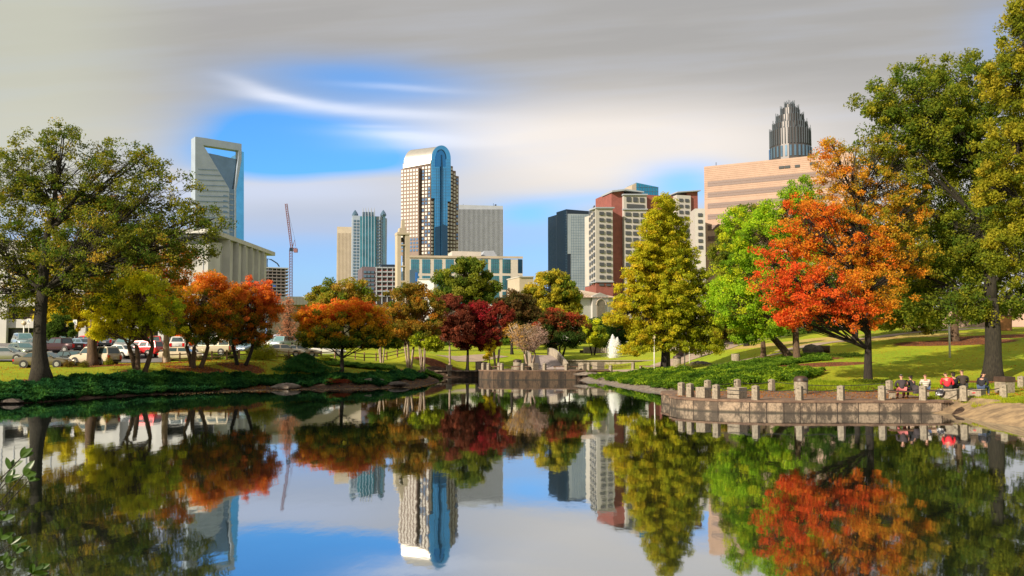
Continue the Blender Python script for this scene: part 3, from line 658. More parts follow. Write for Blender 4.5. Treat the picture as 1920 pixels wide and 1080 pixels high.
# tan banded building at right
F12 = Fac((1320, 400), (1545, 375), 330); t = thing('office_building', 'broad tan stone building with long horizontal window bands, right of the conical tree', 'building', F12.at(30, 5, -12))
b_ = MB(); u0, u1, zt = F12.block(b_, 1320, 1600, 312.5, 30); b_.build('walls', M['beige_pink'], t)
def zpy(px, z):   # row on the facade for height z
    p = F12.pt(px, 400); return HZ-(z-CAMZ)/p.y*F
b_ = MB()
for i in range(18): zz = zt-1.0-i*.9; F12.bx(b_, (u0+u1)/2, zz, (u1-u0), .10, .03, .1)
b_.build('stone_joints', mat('joint_line', (.36, .24, .17), .8), t)
for k in range(12):
    u_a, za = F12.uz(1327, 343+k*5.0+(k//2)*10.5)
    b_ = MB(); L = 62 if k > 1 else 66; F12.bx(b_, u_a+L/2, za, L, 1.15, .05, .2); b_.build('window_band', mat('band_shade', (.14, .085, .075), .5) if k == 0 else bpy.data.materials['band_shade'], t)
W = Wins(t); W.grid(F12, 1460, 1482, 311.5, 317.5, 2, 1, .9, .8, M['win_dark']); W.grid(F12, 1490, 1500, 309, 315, 1, 1, .9, .8, M['win_dark']); W.grid(F12, 1518, 1535, 304, 310, 2, 1, .9, .8, M['win_dark']); W.done()
b_ = MB(); b_.tube([F12.pt(1340, 312, -3), F12.pt(1340, 302, -3)], .15, 5); b_.tube([F12.pt(1338, 309, -3), F12.pt(1342, 309, -3)], .1, 5); b_.build('antenna', M['black'], t)
# crowned tower
c = P(1482, 293, 930); t = thing('skyscraper', 'grey skyscraper tip ringed with rising silver fins above the tan building', 'tower', (c.x, c.y, 5))
def yz(py): return P(1482, py, 930).z
def pxw(a_, b__): return (b__-a_)*930/F/2
cyl = [(1442, 1519, 296, 279, 12), (1445, 1518, 300, 247, 12), (1451, 1513, 260, 234, 12), (1458, 1507, 245, 219, 10), (1466, 1498, 230, 205, 8), (1473, 1490, 215, 197, 8)]
b_ = MB()
for i, (x0, x1, yb, yt_, n) in enumerate(cyl):
    r = pxw(x0, x1)*1.0; b_.lathe((c.x, c.y, 0), [(r, yz(yb) if i else 5), (r, yz(yt_))], 16)
b_.build('shaft', mat('slate_shaft', (.07, .065, .07), .4, metal=.3), t)
for i, (x0, x1, yb, yt_, n) in enumerate(cyl[1:]):
    b_ = MB(); r = pxw(x0, x1)+.5; nf = [44, 40, 34, 26, 18][i]
    for k in range(nf):
        an = 2*math.pi*k/nf; tall = 4.5 if k % 4 == 0 else (2.5 if k % 2 == 0 else 1.0)
        zb = yz([276, 262, 247, 232, 216][i])
        b_.box((c.x+r*math.cos(an), c.y+r*math.sin(an), (zb+yz(yt_)+tall)/2), (.9, .7, yz(yt_)+tall-zb), an, taper=.7)
    b_.build('crown_fins', M['fin_silver'], t)
b_ = MB()
for k in range(14):
    an = 2*math.pi*k/14; r = 4.2; b_.tube([(c.x+r*math.cos(an), c.y+r*math.sin(an), yz(205)), (c.x+r*math.cos(an), c.y+r*math.sin(an), yz(190+3*(k % 2)))], .3, 4)
b_.build('crown_spikes', M['fin_silver'], t)
b_ = MB()
for k in range(30):
    an = 2*math.pi*k/30; r = pxw(1442, 1519)+.1; b_.box((c.x+r*math.cos(an), c.y+r*math.sin(an), (yz(300)+yz(280))/2), (.5, 2.2, yz(280)-yz(300)), an)
b_.build('shaft_windows', M['glass_slate'], t)

# colonnaded concrete building and its lower wing
F13 = Fac((392, 164), (502, 200), 470); t = thing('concrete_building', 'concrete building with deep vertical piers under a flat overhanging roof, below the open-topped tower', 'building', F13.at(5, 4, -5))
zr = F13.uz(502, 473)[1]; zq = F13.uz(502, 479)[1]
b_ = MB(); F13.block(b_, 392, 500, 480, 14, zt=zq, off=-2.2); b_.build('back_wall', M['cream'], t)
b_ = MB(); u0 = F13.uz(389, 470)[0]; u1 = F13.uz(503, 470)[0]; F13.bx(b_, (u0+u1)/2, (zr+zq)/2+.1, u1-u0+2, zr-zq+.1, -6.6, 16); b_.build('roof_slab', M['cream'], t)
b_ = MB(); F13.slab(b_, [(391, 570), (418, 570), (418, 455), (391, 455)], 0, -2.2); b_.build('end_wall', M['cream'], t)
b_ = MB(); F13.slab(b_, [(386, 590), (391, 590), (391, 440), (386, 440)], -1, -6); b_.build('dark_slot', M['win_dark'], t)
for px in (425, 441.5, 455.5, 468, 479.5, 491):
    b_ = MB(); ua, ub = F13.uz(px-6.3+(px-425)*.03, 500)[0], F13.uz(px+5.2-(px-425)*.03, 500)[0]; F13.bx(b_, (ua+ub)/2, (3+zq)/2, ub-ua, zq-3, -.5, 2.4); b_.ext([F13.at(F13.uz(px-6.5, 500)[0], 3, .8), F13.at(F13.uz(px-6.5, 500)[0]-.5, 3, 1.6), F13.at(F13.uz(px-6.5, 500)[0]-.5, 3, -1.5), F13.at(F13.uz(px-6.5, 500)[0], 3, -1.5)], (0, 0, zq-3))
    b_.build('pier', M['cream'], t)
F14 = Fac((-160, 126), (392, 134), 600); t = thing('civic_building', 'long pale concrete building with a recessed balcony floor behind the left-hand trees', 'building', F14.at(10, 4, -8))
def zrow(y): return F14.uz(100, y)[1]
b_ = MB(); L = F14.uz(388, 600)[0]
def wall(u_a, u_b, za, zb, off, th): F14.bx(b_, (u_a+u_b)/2, (za+zb)/2, u_b-u_a, zb-za, off-th/2, th)
U = lambda px: F14.uz(px, 600)[0]
wall(0, L, zrow(562), zrow(452), 0, 12); wall(0, L, zrow(615), zrow(599), 0, 12); wall(0, L, zrow(562)-.02, zrow(576), -.15, .5)
wall(0, L, 2, zrow(599), -9, 3); wall(U(170), U(300), zrow(599), zrow(562), -.02, 1); b_.build('walls', M['cream'], t)
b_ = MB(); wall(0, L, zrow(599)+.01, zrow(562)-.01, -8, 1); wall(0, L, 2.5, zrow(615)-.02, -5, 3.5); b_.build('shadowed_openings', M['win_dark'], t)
for px in (-60, 9, 157, 225, 305, 360):
    b_ = MB(); F14.bx(b_, U(px), (zrow(562)+2.5)/2, 1.0, zrow(562)-2.5, .3, .8); b_.build('column', M['cream'], t)
b_ = MB(); F14.bx(b_, U(-45), (zrow(560)+2.5)/2, 3, zrow(645-85)-2.5, .2, .8); b_.build('end_pier', M['cream'], t)
b_ = MB()
for px in np.arange(12, 155, 3.2): F14.bx(b_, U(px), (zrow(599)+zrow(589))/2, .05, zrow(589)-zrow(599), -.3, .05)
F14.bx(b_, U(83), zrow(589), U(155)-U(12), .08, -.3, .08); b_.build('balcony_railing', M['lid'], t)
for px in (22, 40, 60, 90, 120):
    b_ = MB(); F14.bx(b_, U(px), (zrow(577)+zrow(599))/2, 1.0, zrow(577)-zrow(599), -7.8, .3); b_.build('door', M['beige'], t)
b_ = MB()
for px in range(-150, 390, 23): F14.bx(b_, U(px), (zrow(455)+zrow(560))/2, .08, zrow(455)-zrow(560), .03, .06)
b_.build('panel_joints', M['grey_light'], t)
# parking deck wall beyond the lot
F15 = Fac((505, 150), (600, 152), 560); t = thing('parking_deck', 'low beige parking deck with a ribbed parapet, between the orange trees', 'building', F15.at(2, 4, -4))
b_ = MB(); F15.block(b_, 500, 680, 568, 10, off=-2); b_.build('walls', M['beige'], t)
b_ = MB(); F15.slab(b_, [(498, 572), (682, 570), (682, 556), (498, 556)], 0, -11); b_.build('parapet', M['cream'], t)
b_ = MB(); [F15.slab(b_, [(x, 571), (x+.4, 571), (x+.4, 557), (x, 557)], 0, .08) for x in range(502, 680, 6)]; b_.build('parapet_ribs', M['beige'], t)
# construction frame
F16 = Fac((495, 560), (541, 566), 530); t = thing('unfinished_tower', 'bare concrete frame of an unfinished tower next to the red crane', 'building', F16.at(8, 4, -8))
for y in np.arange(501.5, 575, 6.2):
    b_ = MB(); z = F16.uz(500, y)[1]; F16.bx(b_, F16.L/2, z, F16.L, .7, -7, 14); b_.build('floor_slab', M['grey_light'] if y < 503 else mat('raw_concrete', (.16, .14, .15), .8), t)
for px in (496, 503, 511, 519, 527, 535, 540):
    b_ = MB(); F16.slab(b_, [(px-.5, 600), (px+.5, 600), (px+.5, 502), (px-.5, 502)], -.2, -1); b_.build('column', mat('raw_column', (.2, .18, .19), .8), t)
b_ = MB(); F16.slab(b_, [(498, 600), (536, 600), (536, 505), (498, 505)], -6, -12); b_.build('core', M['win_dark'], t)
for x0, x1, y in ((497, 502, 533), (505, 509, 539), (512, 517, 533), (499, 503, 546)):
    b_ = MB(); F16.slab(b_, [(x0, y+4.5), (x1, y+4.5), (x1, y), (x0, y)], -.3, -.5); b_.build('blue_tarp', mat('blue_tarp', (.03, .10, .5), .5), t)
b_ = MB(); b_.tube([F16.pt(502, 502, -4), F16.pt(502, 484, -4), F16.pt(510, 486, -4), F16.pt(521, 493, -4), F16.pt(525, 499, -4)], .45, 5); b_.build('placing_boom', M['navy'], t)
# crane
c = P(546, 555, 590); t = thing('tower_crane', 'red lattice tower crane with a raised jib above the construction site', 'crane', (c.x, c.y, 5))
def lattice(b_, p, q, wd, bays):
    p = Vector(p); q = Vector(q); d = (q-p).normalized(); s1 = d.cross(Vector((0, 1, 0))).normalized()*wd; s2 = Vector((0, 1, 0))*wd
    cs = [s1+s2, s1-s2, -s1-s2, -s1+s2]
    for o_ in cs: b_.tube([p+o_, q+o_], .15, 4)
    for k in range(bays):
        a0 = p.lerp(q, k/bays); a1 = p.lerp(q, (k+1)/bays)
        for j in range(4): b_.tube([a0+cs[j], a1+cs[(j+1) % 4]], .13, 3, cap=False)
def cp(px, py, dy=0): r = P(px, py, 590+dy); return r
b_ = MB(); lattice(b_, cp(545.5, 600), cp(545.5, 468), .9, 26); b_.build('mast', M['crane_red'], t)
b_ = MB(); lattice(b_, cp(547, 466), cp(536.5, 382), .7, 20); b_.build('jib', M['crane_red'], t)
b_ = MB(); lattice(b_, cp(543, 467), cp(557, 467), .7, 4); b_.build('counter_jib', M['crane_red'], t)
b_ = MB(); b_.tube([cp(548, 464), cp(553, 449), cp(554, 462)], .3, 4); b_.build('a_frame', M['crane_red'], t)
b_ = MB(); b_.box(cp(554.5, 470), (2.5, 2, 2.6)); b_.build('counterweight', M['crane_red'], t)
b_ = MB(); b_.box(cp(546.5, 468), (2.2, 2.6, 2.2)); b_.build('cab', M['navy'], t)
b_ = MB(); b_.tube([cp(553, 449), cp(537, 384)], .08, 3); b_.build('cable', M['black'], t)
# arched hall behind the fountain
F17 = Fac((1075, 190), (1150, 196), 560); t = thing('stone_hall', 'pale stone hall with a shallow gabled roof and round-arched window, behind the fountain', 'building', F17.at(3, 4, -4))
b_ = MB(); F17.slab(b_, [(1075, 650), (1150, 650), (1150, 557), (1075, 557)], 0, -10); b_.build('walls', M['cream'], t)
b_ = MB(); F17.slab(b_, [(1108, 650), (1138, 650), (1138, 555), (1123, 549), (1108, 555)], 0, .6); b_.build('entrance_bay', M['off_white'], t)
b_ = MB(); b_.add([F17.pt(1070, 558, .8), F17.pt(1152, 558, .8), F17.pt(1128, 545, -5), F17.pt(1088, 537, -5), F17.pt(1070, 557, -10.5), F17.pt(1152, 557, -10.5)], [(0, 1, 2, 3), (0, 3, 4), (1, 5, 2), (3, 2, 5, 4), (0, 4, 5, 1)]); b_.build('roof', M['beige_pink'], t)
b_ = MB(); [b_.tube([F17.pt(1070+82*k/12, 558, .85), F17.pt(1088+40*k/12, 537+8*k/12, -4.9)], .09, 4) for k in range(13)]; b_.build('roof_seams', M['beige'], t)
b_ = MB(); ap = arch(1116, 1130, 572, 562); ap[0] = (1116, 600); ap[1] = (1130, 600); F17.slab(b_, ap, .6, .8); b_.build('arched_window', mat('hall_glass', (.20, .17, .13), .3), t)
b_ = MB(); [b_.tube([F17.pt(1123+9*math.cos(a_), 572-11*math.sin(a_), .85) for a_ in np.linspace(0, math.pi, 12)], .14, 4)]; b_.build('arch_moulding', M['beige'], t)
# ------------------------------------------------------------ vegetation
def unit(n):
    v = RNG.normal(size=(n, 3)); return v/np.linalg.norm(v, axis=1)[:, None]
def leaf_quads(C, size, nrm=None, asp=.55, droop=0.0, fold=False):
    """rhombic leaves at centres C; returns (n*4,3)"""
    n = len(C); size = np.asarray(size)*np.ones(n)
    a = unit(n); a[:, 2] -= droop; a /= np.linalg.norm(a, axis=1)[:, None]
    m_ = unit(n) if nrm is None else nrm+unit(n)*.9
    b = np.cross(a, m_); b /= np.linalg.norm(b, axis=1)[:, None]+1e-9
    a = a*size[:, None]*.5; b = b*size[:, None]*.5*asp
    return np.stack([C-a, C+b*1.0-a*.1, C+a, C-b-a*.1], 1).reshape(-1, 3)
def bez(p0, p1, p2, n):
    t = np.linspace(0, 1, n)[:, None]; return (1-t)**2*p0+2*t*(1-t)*p1+t*t*p2
def pick(cols, t):
    """cols: list of rgb along t in 0..1"""
    c = np.array(cols); k = len(c)-1
    if k == 0: return np.repeat(c, len(t), 0)
    x = np.clip(t, 0, 1)*k; i = np.minimum(x.astype(int), k-1); f = (x-i)[:, None]
    return c[i]*(1-f)+c[i+1]*f
def crown_cloud(c, r, n, cr, core=.62):
    """n clump centres in an ellipsoid, mostly towards its skin"""
    d = unit(n); rad = (core**3+(1-core**3)*RNG.random(n))**(1/3)
    return c+d*rad[:, None]*(r-cr*.5)*RNG.normal(1, .13, (n, 1))
def tree(name, label, base, tw, lobes, cols, n_leaf=20000, leaf=.2, cr=.7, dens=1.0, fork=None, bark='bark_warm', hue=None, stems=1, lean=(0, 0), cat='tree', group=None,
         flare=1.6, core=.55, depth=.85, topcols=None, droop=.2, spread=.5, asp=.55, twig=.035, seed=None, huef=None, flat=.75, limb=None, extra_limbs=0):
    global RNG
    RNG = np.random.default_rng(sum(ord(c) for c in label) if seed is None else seed)
    px, py, D = base; bp = P(px, py, D); bz = tz(bp.x, bp.y); B = np.array([bp.x, bp.y, bz])
    t = thing(name, label, cat, tuple(B), group=group)
    L = []
    for lb in lobes:
        x, y, rx, ry = lb[:4]; rx *= 1.1; ry *= 1.08; dd = lb[4] if len(lb) > 4 else 0
        c = P(x, y, D+dd); k = (D+dd)/F; L.append((np.array(c), np.array([rx*k, rx*k*depth, ry*k])))
    fk = P(*(fork or (px+lean[0], (py+lobes[0][1])/2)), D); FK = np.array([fk.x, bp.y, fk.z])
    wt = np.array([l[1][0]*l[1][2]+l[1][0]**2*.5 for l in L]); wt = wt/wt.sum()
    area = sum((l[1][0]*l[1][2]*3.14) for l in L)
    ncl = max(12, int(area/(cr*cr)*1.15*dens))
    mb = MB(); clC = []; clL = []
    tr = tw*D/F/2
    top = FK
    stemtops = []
    for s in range(stems):
        an = 2*math.pi*s/stems+.6; r0 = (0 if stems == 1 else tr*1.6)
        b0 = B+np.array([math.cos(an)*r0, math.sin(an)*r0, -.25]); T_ = FK+np.array([math.cos(an), math.sin(an)*.6, 0])*(0 if stems == 1 else r0*3.2)
        mid = (b0+T_)/2+RNG.normal(size=3)*np.array([.1, .1, 0])*tr*4
        pts = bez(b0, mid, T_, 7); rr = np.linspace(tr, tr*.72, 7)
        if stems == 1: rr[0] *= flare; rr[1] *= 1+(flare-1)*.3
        mb.tube(pts, rr, 10 if tw > 8 else 7); stemtops.append((T_, tr*.72))
    LD = None
    if stems == 1 and len(L) > 3:
        cs = np.array([l[0] for l in L]); wz = cs[:, 2].max()*.85+FK[2]*.15; lt = np.array([FK[0]*.4+(cs[:, 0]*wt).sum()*.6, FK[1]+.3, wz])
        LD = bez(FK, np.array([FK[0], FK[1], (FK[2]+wz)/2]), lt, 14)+np.sin(np.arange(14))[:, None]*np.array([.12, .08, 0])*np.linspace(0, 1, 14)[:, None]; LR = np.linspace(tr*.72, tr*.14, 14); mb.tube(LD, LR, 8)
    for li, (c, r) in enumerate(L):
        T_, r0 = stemtops[li % len(stemtops)]
        rl = r0*max(.32, min(.8, (wt[li]*len(L))**.5*.6)) if limb is None else r0*limb
        if LD is not None:
            want = c[2]-.75*abs(c[0]-T_[0])-.3*r[2]; ii = int(np.clip(np.searchsorted(LD[:, 2], want), 0, len(LD)-3)); T_ = LD[ii]; rl = min(rl, LR[ii]*.8)
        mid = T_*.45+c*.55+np.array([0, 0, (-.05 if c[2] < T_[2]+r[2] else .12)*r[2]])+RNG.normal(size=3)*r*.12
        mid[2] = max(mid[2], T_[2]*.6+mid[2]*.4)
        end = c+np.array([0, 0, r[2]*.35]); pl = bez(T_, mid, end, 9); mb.tube(pl, np.linspace(rl, rl*.28, 9), 7)
        n = max(3, int(ncl*wt[li])); cc = crown_cloud(c, r, n, cr, core)
        for q in cc:
            i = RNG.integers(2, 9); s = pl[i]; m_ = (s+q)/2+RNG.normal(size=3)*cr*.35; m_[2] -= cr*.1
            r1 = max(twig, rl*.20)*(1.15-i*.06); mb.tube(bez(s, m_, q, 4), [r1, r1*.75, r1*.5, twig*.4], 4, cap=False)
        for _ in range(extra_limbs):
            q = cc[RNG.integers(len(cc))]; m_ = (pl[2]+q)/2+RNG.normal(size=3)*cr*.4; mb.tube(bez(pl[1], m_, q, 6), np.linspace(rl*.5, twig, 6), 5)
        clC.append(cc); clL.append(np.full(n, li))
    mb.build('trunk', M[bark], t, smooth='full', fix=False)
    C = np.concatenate(clC); nC_ = len(C); per = max(8, int(n_leaf/nC_))
    rs = cr*RNG.uniform(.6, 1.25, nC_)
    idx = np.repeat(np.arange(nC_), per); d = unit(len(idx)); rad = RNG.random(len(idx))**(1/2.4)
    off = d*rad[:, None]*rs[idx][:, None]; off[:, 2] *= flat
    Pp = C[idx]+off
    nrm = d*.6+np.array([0, 0, .6])
    V = leaf_quads(Pp, leaf*RNG.uniform(.5, 1.45, len(idx)), nrm, asp, droop)
    zmin, zmax = Pp[:, 2].min(), Pp[:, 2].max(); h = (Pp[:, 2]-zmin)/(zmax-zmin+1e-6)
    xm = (Pp[:, 0]-Pp[:, 0].mean())/(np.ptp(Pp[:, 0])/2+1e-6)
    ct = RNG.normal(size=nC_)*spread*.35
    tt = .5+ct[idx]+RNG.normal(size=len(idx))*.12
    if huef is not None: tt = huef(h, xm, rad)+ct[idx]+RNG.normal(size=len(idx))*.10
    colr = np.minimum(pick(cols, tt)*1.55, pick(cols, tt)*.4+.5)*RNG.uniform(.8, 1.2, (len(idx), 1))*RNG.uniform(.88, 1.12, (nC_, 1))[idx]
    np_mesh('crown', V, 4, M['leaf'], t, col=np.clip(colr, 0, .95))
    return t
# palettes (base colours)
DKG = (.030, .060, .012); MDG = (.075, .125, .016); OLV = (.19, .20, .018); YGR = (.40, .44, .025); YEL = (.60, .42, .02); ORG = (.66, .15, .015); RED = (.55, .04, .02)
BRN = (.22, .11, .03); DRD = (.20, .028, .02); CRM = (.45, .018, .035); LGR = (.22, .36, .02); CYP = (.36, .37, .02)
# --- left group
tree('oak_tree', 'large dark green oak with a thick flared trunk at the left water edge', (78, 712, 62), 27,
     [(105, 330, 105, 90), (215, 330, 70, 80, 1), (30, 350, 95, 85, -1), (300, 370, 75, 75), (360, 440, 55, 70, 1), (-30, 470, 90, 90), (60, 470, 110, 70, 3), (180, 460, 100, 75, -2), (290, 470, 80, 55, 0), (402, 420, 34, 28), (130, 545, 90, 38, 2), (0, 560, 80, 50), (250, 400, 70, 60, 2), (120, 262, 40, 40), (275, 300, 36, 30)],
     [DKG, MDG, (.11, .12, .016), OLV, (.30, .19, .025)], 84000, .175, .58, .72, fork=(80, 545), bark='bark_oak', flare=1.75, core=.5, spread=.5, limb=.42, extra_limbs=2, twig=.03)
tree('oak_tree', 'olive and brown tree with a broad split trunk behind the beige wagon', (175, 686, 75), 20,
     [(150, 480, 90, 70), (230, 500, 70, 60), (90, 530, 70, 50), (190, 560, 60, 35), (260, 450, 50, 45), (170, 400, 70, 50)], [MDG, OLV, (.26, .19, .02), (.42, .30, .02), BRN], 42000, .22, .8, fork=(176, 600), bark='bark_warm', flare=1.35, spread=1.0)
tree('maple_tree', 'small yellow-green maple, leftmost of the small lawn trees', (261, 697, 70), 10,
     [(255, 562, 66, 44), (200, 590, 40, 34), (185, 618, 22, 20, -1), (230, 575, 40, 34), (310, 590, 42, 38), (190, 620, 24, 18, -1), (245, 615, 50, 24, 1), (265, 528, 40, 24)], [MDG, (.20, .26, .02), YGR, (.50, .46, .02), YEL], 42000, .17, .5, stems=3, fork=(261, 648), bark='bark_warm', huef=lambda h, x, r: .74-.32*x+.1*h, spread=.7)
tree('tall_tree', 'tree with a straight pale trunk and mixed orange-green crown behind the fence end', (314, 682, 84), 13,
     [(300, 520, 60, 50), (330, 560, 50, 50), (270, 560, 40, 40), (335, 480, 40, 30)], [MDG, OLV, (.36, .18, .02), ORG], 22000, .22, .7, fork=(314, 610), bark='bark_pale', flare=1.15, spread=1.0)
tree('maple_tree', 'orange maple on a twin trunk, its lower crown still green', (366, 688, 76), 9,
     [(385, 565, 62, 48), (340, 590, 50, 42), (420, 590, 44, 40), (380, 625, 50, 22), (395, 530, 38, 26), (440, 560, 26, 32)], [DKG, MDG, OLV, (.54, .24, .015), (.72, .22, .025), (.72, .16, .035)], 44000, .17, .5, stems=3, fork=(368, 650), bark='bark_warm', huef=lambda h, x, r: .28+.62*h+.25*x, spread=.55)
tree('maple_tree', 'red-orange maple standing in fallen red leaves at the end of the left lawn', (452, 684, 79), 8,
     [(462, 575, 54, 42), (495, 590, 32, 38), (440, 605, 50, 34), (470, 635, 42, 18), (480, 545, 34, 26), (512, 570, 16, 26)], [DKG, MDG, (.48, .17, .015), (.68, .15, .025), (.70, .11, .035)], 36000, .18, .5, stems=2, fork=(455, 648), bark='bark_dark', huef=lambda h, x, r: .25+.6*h+.15*x, spread=.55)
tree('maple_tree', 'round orange maple with green lower leaves, alone at the centre-left water edge', (640, 700, 81.5), 9,
     [(642, 606, 70, 40), (595, 606, 44, 34), (690, 612, 46, 36), (650, 584, 56, 22), (615, 588, 40, 20), (690, 588, 34, 22), (640, 640, 74, 16), (572, 600, 26, 22), (720, 620, 22, 22), (590, 636, 36, 16), (700, 640, 34, 14)], [DKG, MDG, OLV, (.60, .30, .015), (.74, .22, .02), (.72, .12, .025)], 60000, .2, .55, fork=(641, 672), bark='bark_dark', huef=lambda h, x, r: .05+1.05*h, spread=.5)
tree('bare_conifer', 'nearly bare reddish conifer between two orange maples', (541, 668, 118), 3.5,
     [(541, 590, 16, 34), (541, 622, 24, 24), (541, 570, 9, 20)], [(.30, .14, .08), (.40, .18, .10)], 2600, .2, .5, dens=1.4, fork=(541, 640), bark='bark_warm')
# --- background, centre
tree('broad_tree', 'olive-brown spreading tree behind the round orange maple', (640, 660, 128), 7, [(640, 548, 54, 28), (605, 560, 30, 28), (680, 562, 26, 26), (640, 580, 60, 24)], [MDG, OLV, (.30, .19, .03), BRN], 26000, .34, .9, fork=(640, 620), spread=.8)
tree('crape_myrtle', 'tall olive-brown crape myrtle on several pale trunks right of the round orange maple', (768, 684, 100), 4,
     [(760, 570, 45, 40), (735, 600, 40, 36), (800, 580, 36, 36), (770, 620, 56, 22), (778, 545, 26, 20)], [MDG, (.16, .13, .02), (.28, .15, .02), (.38, .17, .02)], 36000, .24, .65, stems=5, fork=(768, 645), bark='bark_pale', spread=.7)
tree('crape_myrtle', 'low green shrubby crape myrtle with a short bundle of trunks behind the round maple', (716, 679, 104), 3, [(716, 632, 26, 20), (735, 640, 20, 14)], [DKG, MDG, OLV], 8000, .24, .6, stems=5, fork=(716, 642), bark='bark_pale')
tree('crape_myrtle', 'yellow-green crape myrtle in front of the brown trees', (793, 683, 99), 3, [(795, 636, 24, 20), (815, 645, 18, 14)], [MDG, YGR, OLV], 8000, .22, .5, stems=4, fork=(792, 644), bark='bark_pale')
tree('magnolia_tree', 'tall glossy green tree rising in front of the wide beige building', (868, 660, 142), 9,
     [(872, 520, 48, 34), (838, 545, 32, 30), (905, 540, 30, 32), (870, 560, 60, 28), (880, 495, 28, 18)], [DKG, MDG, (.10, .13, .02), OLV, (.20, .20, .03)], 44000, .42, 1.0, fork=(868, 600), spread=1.0)
tree('plum_tree', 'dark maroon tree with a single pale trunk left of the crimson tree', (843, 687, 110), 5, [(843, 592, 38, 36), (820, 620, 28, 28), (862, 615, 26, 34), (843, 565, 20, 16)], [(.10, .035, .02), (.18, .05, .03), (.26, .08, .04)], 30000, .22, .6, fork=(843, 650), bark='bark_pale', spread=.8)
tree('plum_tree', 'crimson-topped dark red tree beside the round terrace', (876, 684, 112), 6, [(880, 600, 34, 34), (908, 595, 26, 26), (870, 630, 26, 24), (905, 632, 34, 26), (898, 575, 18, 14)], [(.07, .018, .015), DRD, (.22, .03, .025), (.34, .02, .035)], 32000, .22, .6, fork=(877, 655), bark='bark_dark', huef=lambda h, x, r: .0+.75*h, spread=.7)
tree('crape_myrtle', 'maroon crape myrtle on slender trunks behind the round terrace', (931, 686, 112), 3, [(930, 610, 26, 34), (915, 640, 24, 18), (945, 585, 22, 24)], [(.06, .02, .015), DRD, BRN], 16000, .24, .6, stems=4, fork=(931, 655), bark='bark_pale')
tree('young_tree', 'small bright yellow young tree among the dark red trees', (918, 686, 111), 2, [(918, 650, 11, 20), (914, 668, 9, 10)], [YEL, (.65, .38, .02)], 1800, .22, .4, fork=(918, 675), bark='bark_warm')
tree('broad_tree', 'brown and dark green tree behind the crimson tree', (960, 664, 128), 6, [(965, 575, 38, 30), (940, 600, 34, 30), (990, 600, 30, 34)], [DKG, (.08, .06, .02), (.18, .08, .03)], 24000, .34, .85, fork=(960, 630), bark='bark_dark')
tree('japanese_maple', 'thin pale-branched small tree with sparse orange and grey-pink leaves beside the footbridge', (995, 692, 103), 4.5,
     [(990, 625, 34, 24), (965, 622, 24, 20), (1012, 632, 22, 18), (985, 645, 30, 14)], [(.34, .22, .19), (.30, .20, .16), (.42, .28, .10), (.66, .28, .03)], 5500, .13, .5, dens=1.8, stems=3, fork=(994, 664), bark='bark_pale', huef=lambda h, x, r: .35-.55*x+.2*h, extra_limbs=22, twig=.035)
tree('round_tree', 'tall rounded yellow-green tree behind the dark red and brown trees', (1042, 655, 150), 8, [(1035, 548, 48, 38), (1005, 560, 30, 28), (1065, 565, 30, 38), (1040, 590, 50, 26), (1030, 520, 26, 16)], [MDG, (.18, .18, .02), (.32, .28, .025), (.40, .32, .03)], 40000, .4, .95, fork=(1042, 620), huef=lambda h, x, r: .55-.4*x, spread=.8)
tree('dogwood_tree', 'dark red and green spreading tree left of the fountain', (1050, 672, 122), 4, [(1045, 605, 34, 26), (1078, 612, 24, 26), (1025, 615, 30, 26), (1050, 635, 44, 18)], [DKG, (.06, .06, .015), (.20, .05, .02), (.34, .06, .03)], 26000, .28, .7, stems=5, fork=(1052, 650), bark='bark_dark', huef=lambda h, x, r: -.1+.9*h)
tree('young_tree', 'yellow and green small tree just left of the fountain jet', (1112, 664, 130), 3, [(1108, 622, 26, 22), (1125, 635, 20, 20), (1095, 605, 14, 14)], [MDG, (.24, .27, .02), YGR, YEL], 14000, .28, .6, stems=4, fork=(1112, 650), bark='bark_dark', huef=lambda h, x, r: .5-.5*x)
tree('round_tree', 'small dark green tree in front of the stone hall roof', (1068, 655, 165), 3, [(1066, 548, 14, 9), (1060, 570, 16, 22)], [DKG, MDG, OLV], 5000, .4, .8, fork=(1066, 620))
# --- cypress
cyl_ = []
for i in range(15):
    f = i/14; y = 372+f*272; wd = 16+84*min(1, f*1.15)**.85*(1 if f < .9 else .9)
    lw = wd*(1 if y < 590 else .68)
    cyl_ += [(1246, y, lw*.75, 20)] + [(1246+s*(lw if s < 0 else wd)*(.62+.12*((i*7) % 3)), y+8+(i*5) % 7, (lw if s < 0 else wd)*.38+7, 15+((i*3) % 4), dz_) for s, dz_ in ((-1, -1.5), (1, 1.2))]
tree('cypress_tree', 'tall conical golden-green tree beside the water in the middle distance', (1247, 698, 86), 17, cyl_, [(.10, .14, .014), (.19, .23, .016), (.30, .31, .018), (.40, .35, .02), (.48, .32, .025)],
     140000, .25, .52, 1.5, fork=(1246, 560), bark='bark_dark', flare=1.3, core=.25, spread=.4, droop=.6, flat=.6, asp=.4, limb=.16, twig=.025, huef=lambda h, x, r: .52-.22*x+.05*h)
o_ = [o for o in bpy.data.objects if o.name.startswith('cypress_tree')][0]
b_ = MB(); pt = [np.array(P(1246, y, 86)) for y in (565, 500, 440, 385)]; b_.tube(pt, [.34, .25, .15, .04], 8); b_.build('leader', M['bark_dark'], o_, smooth='full')
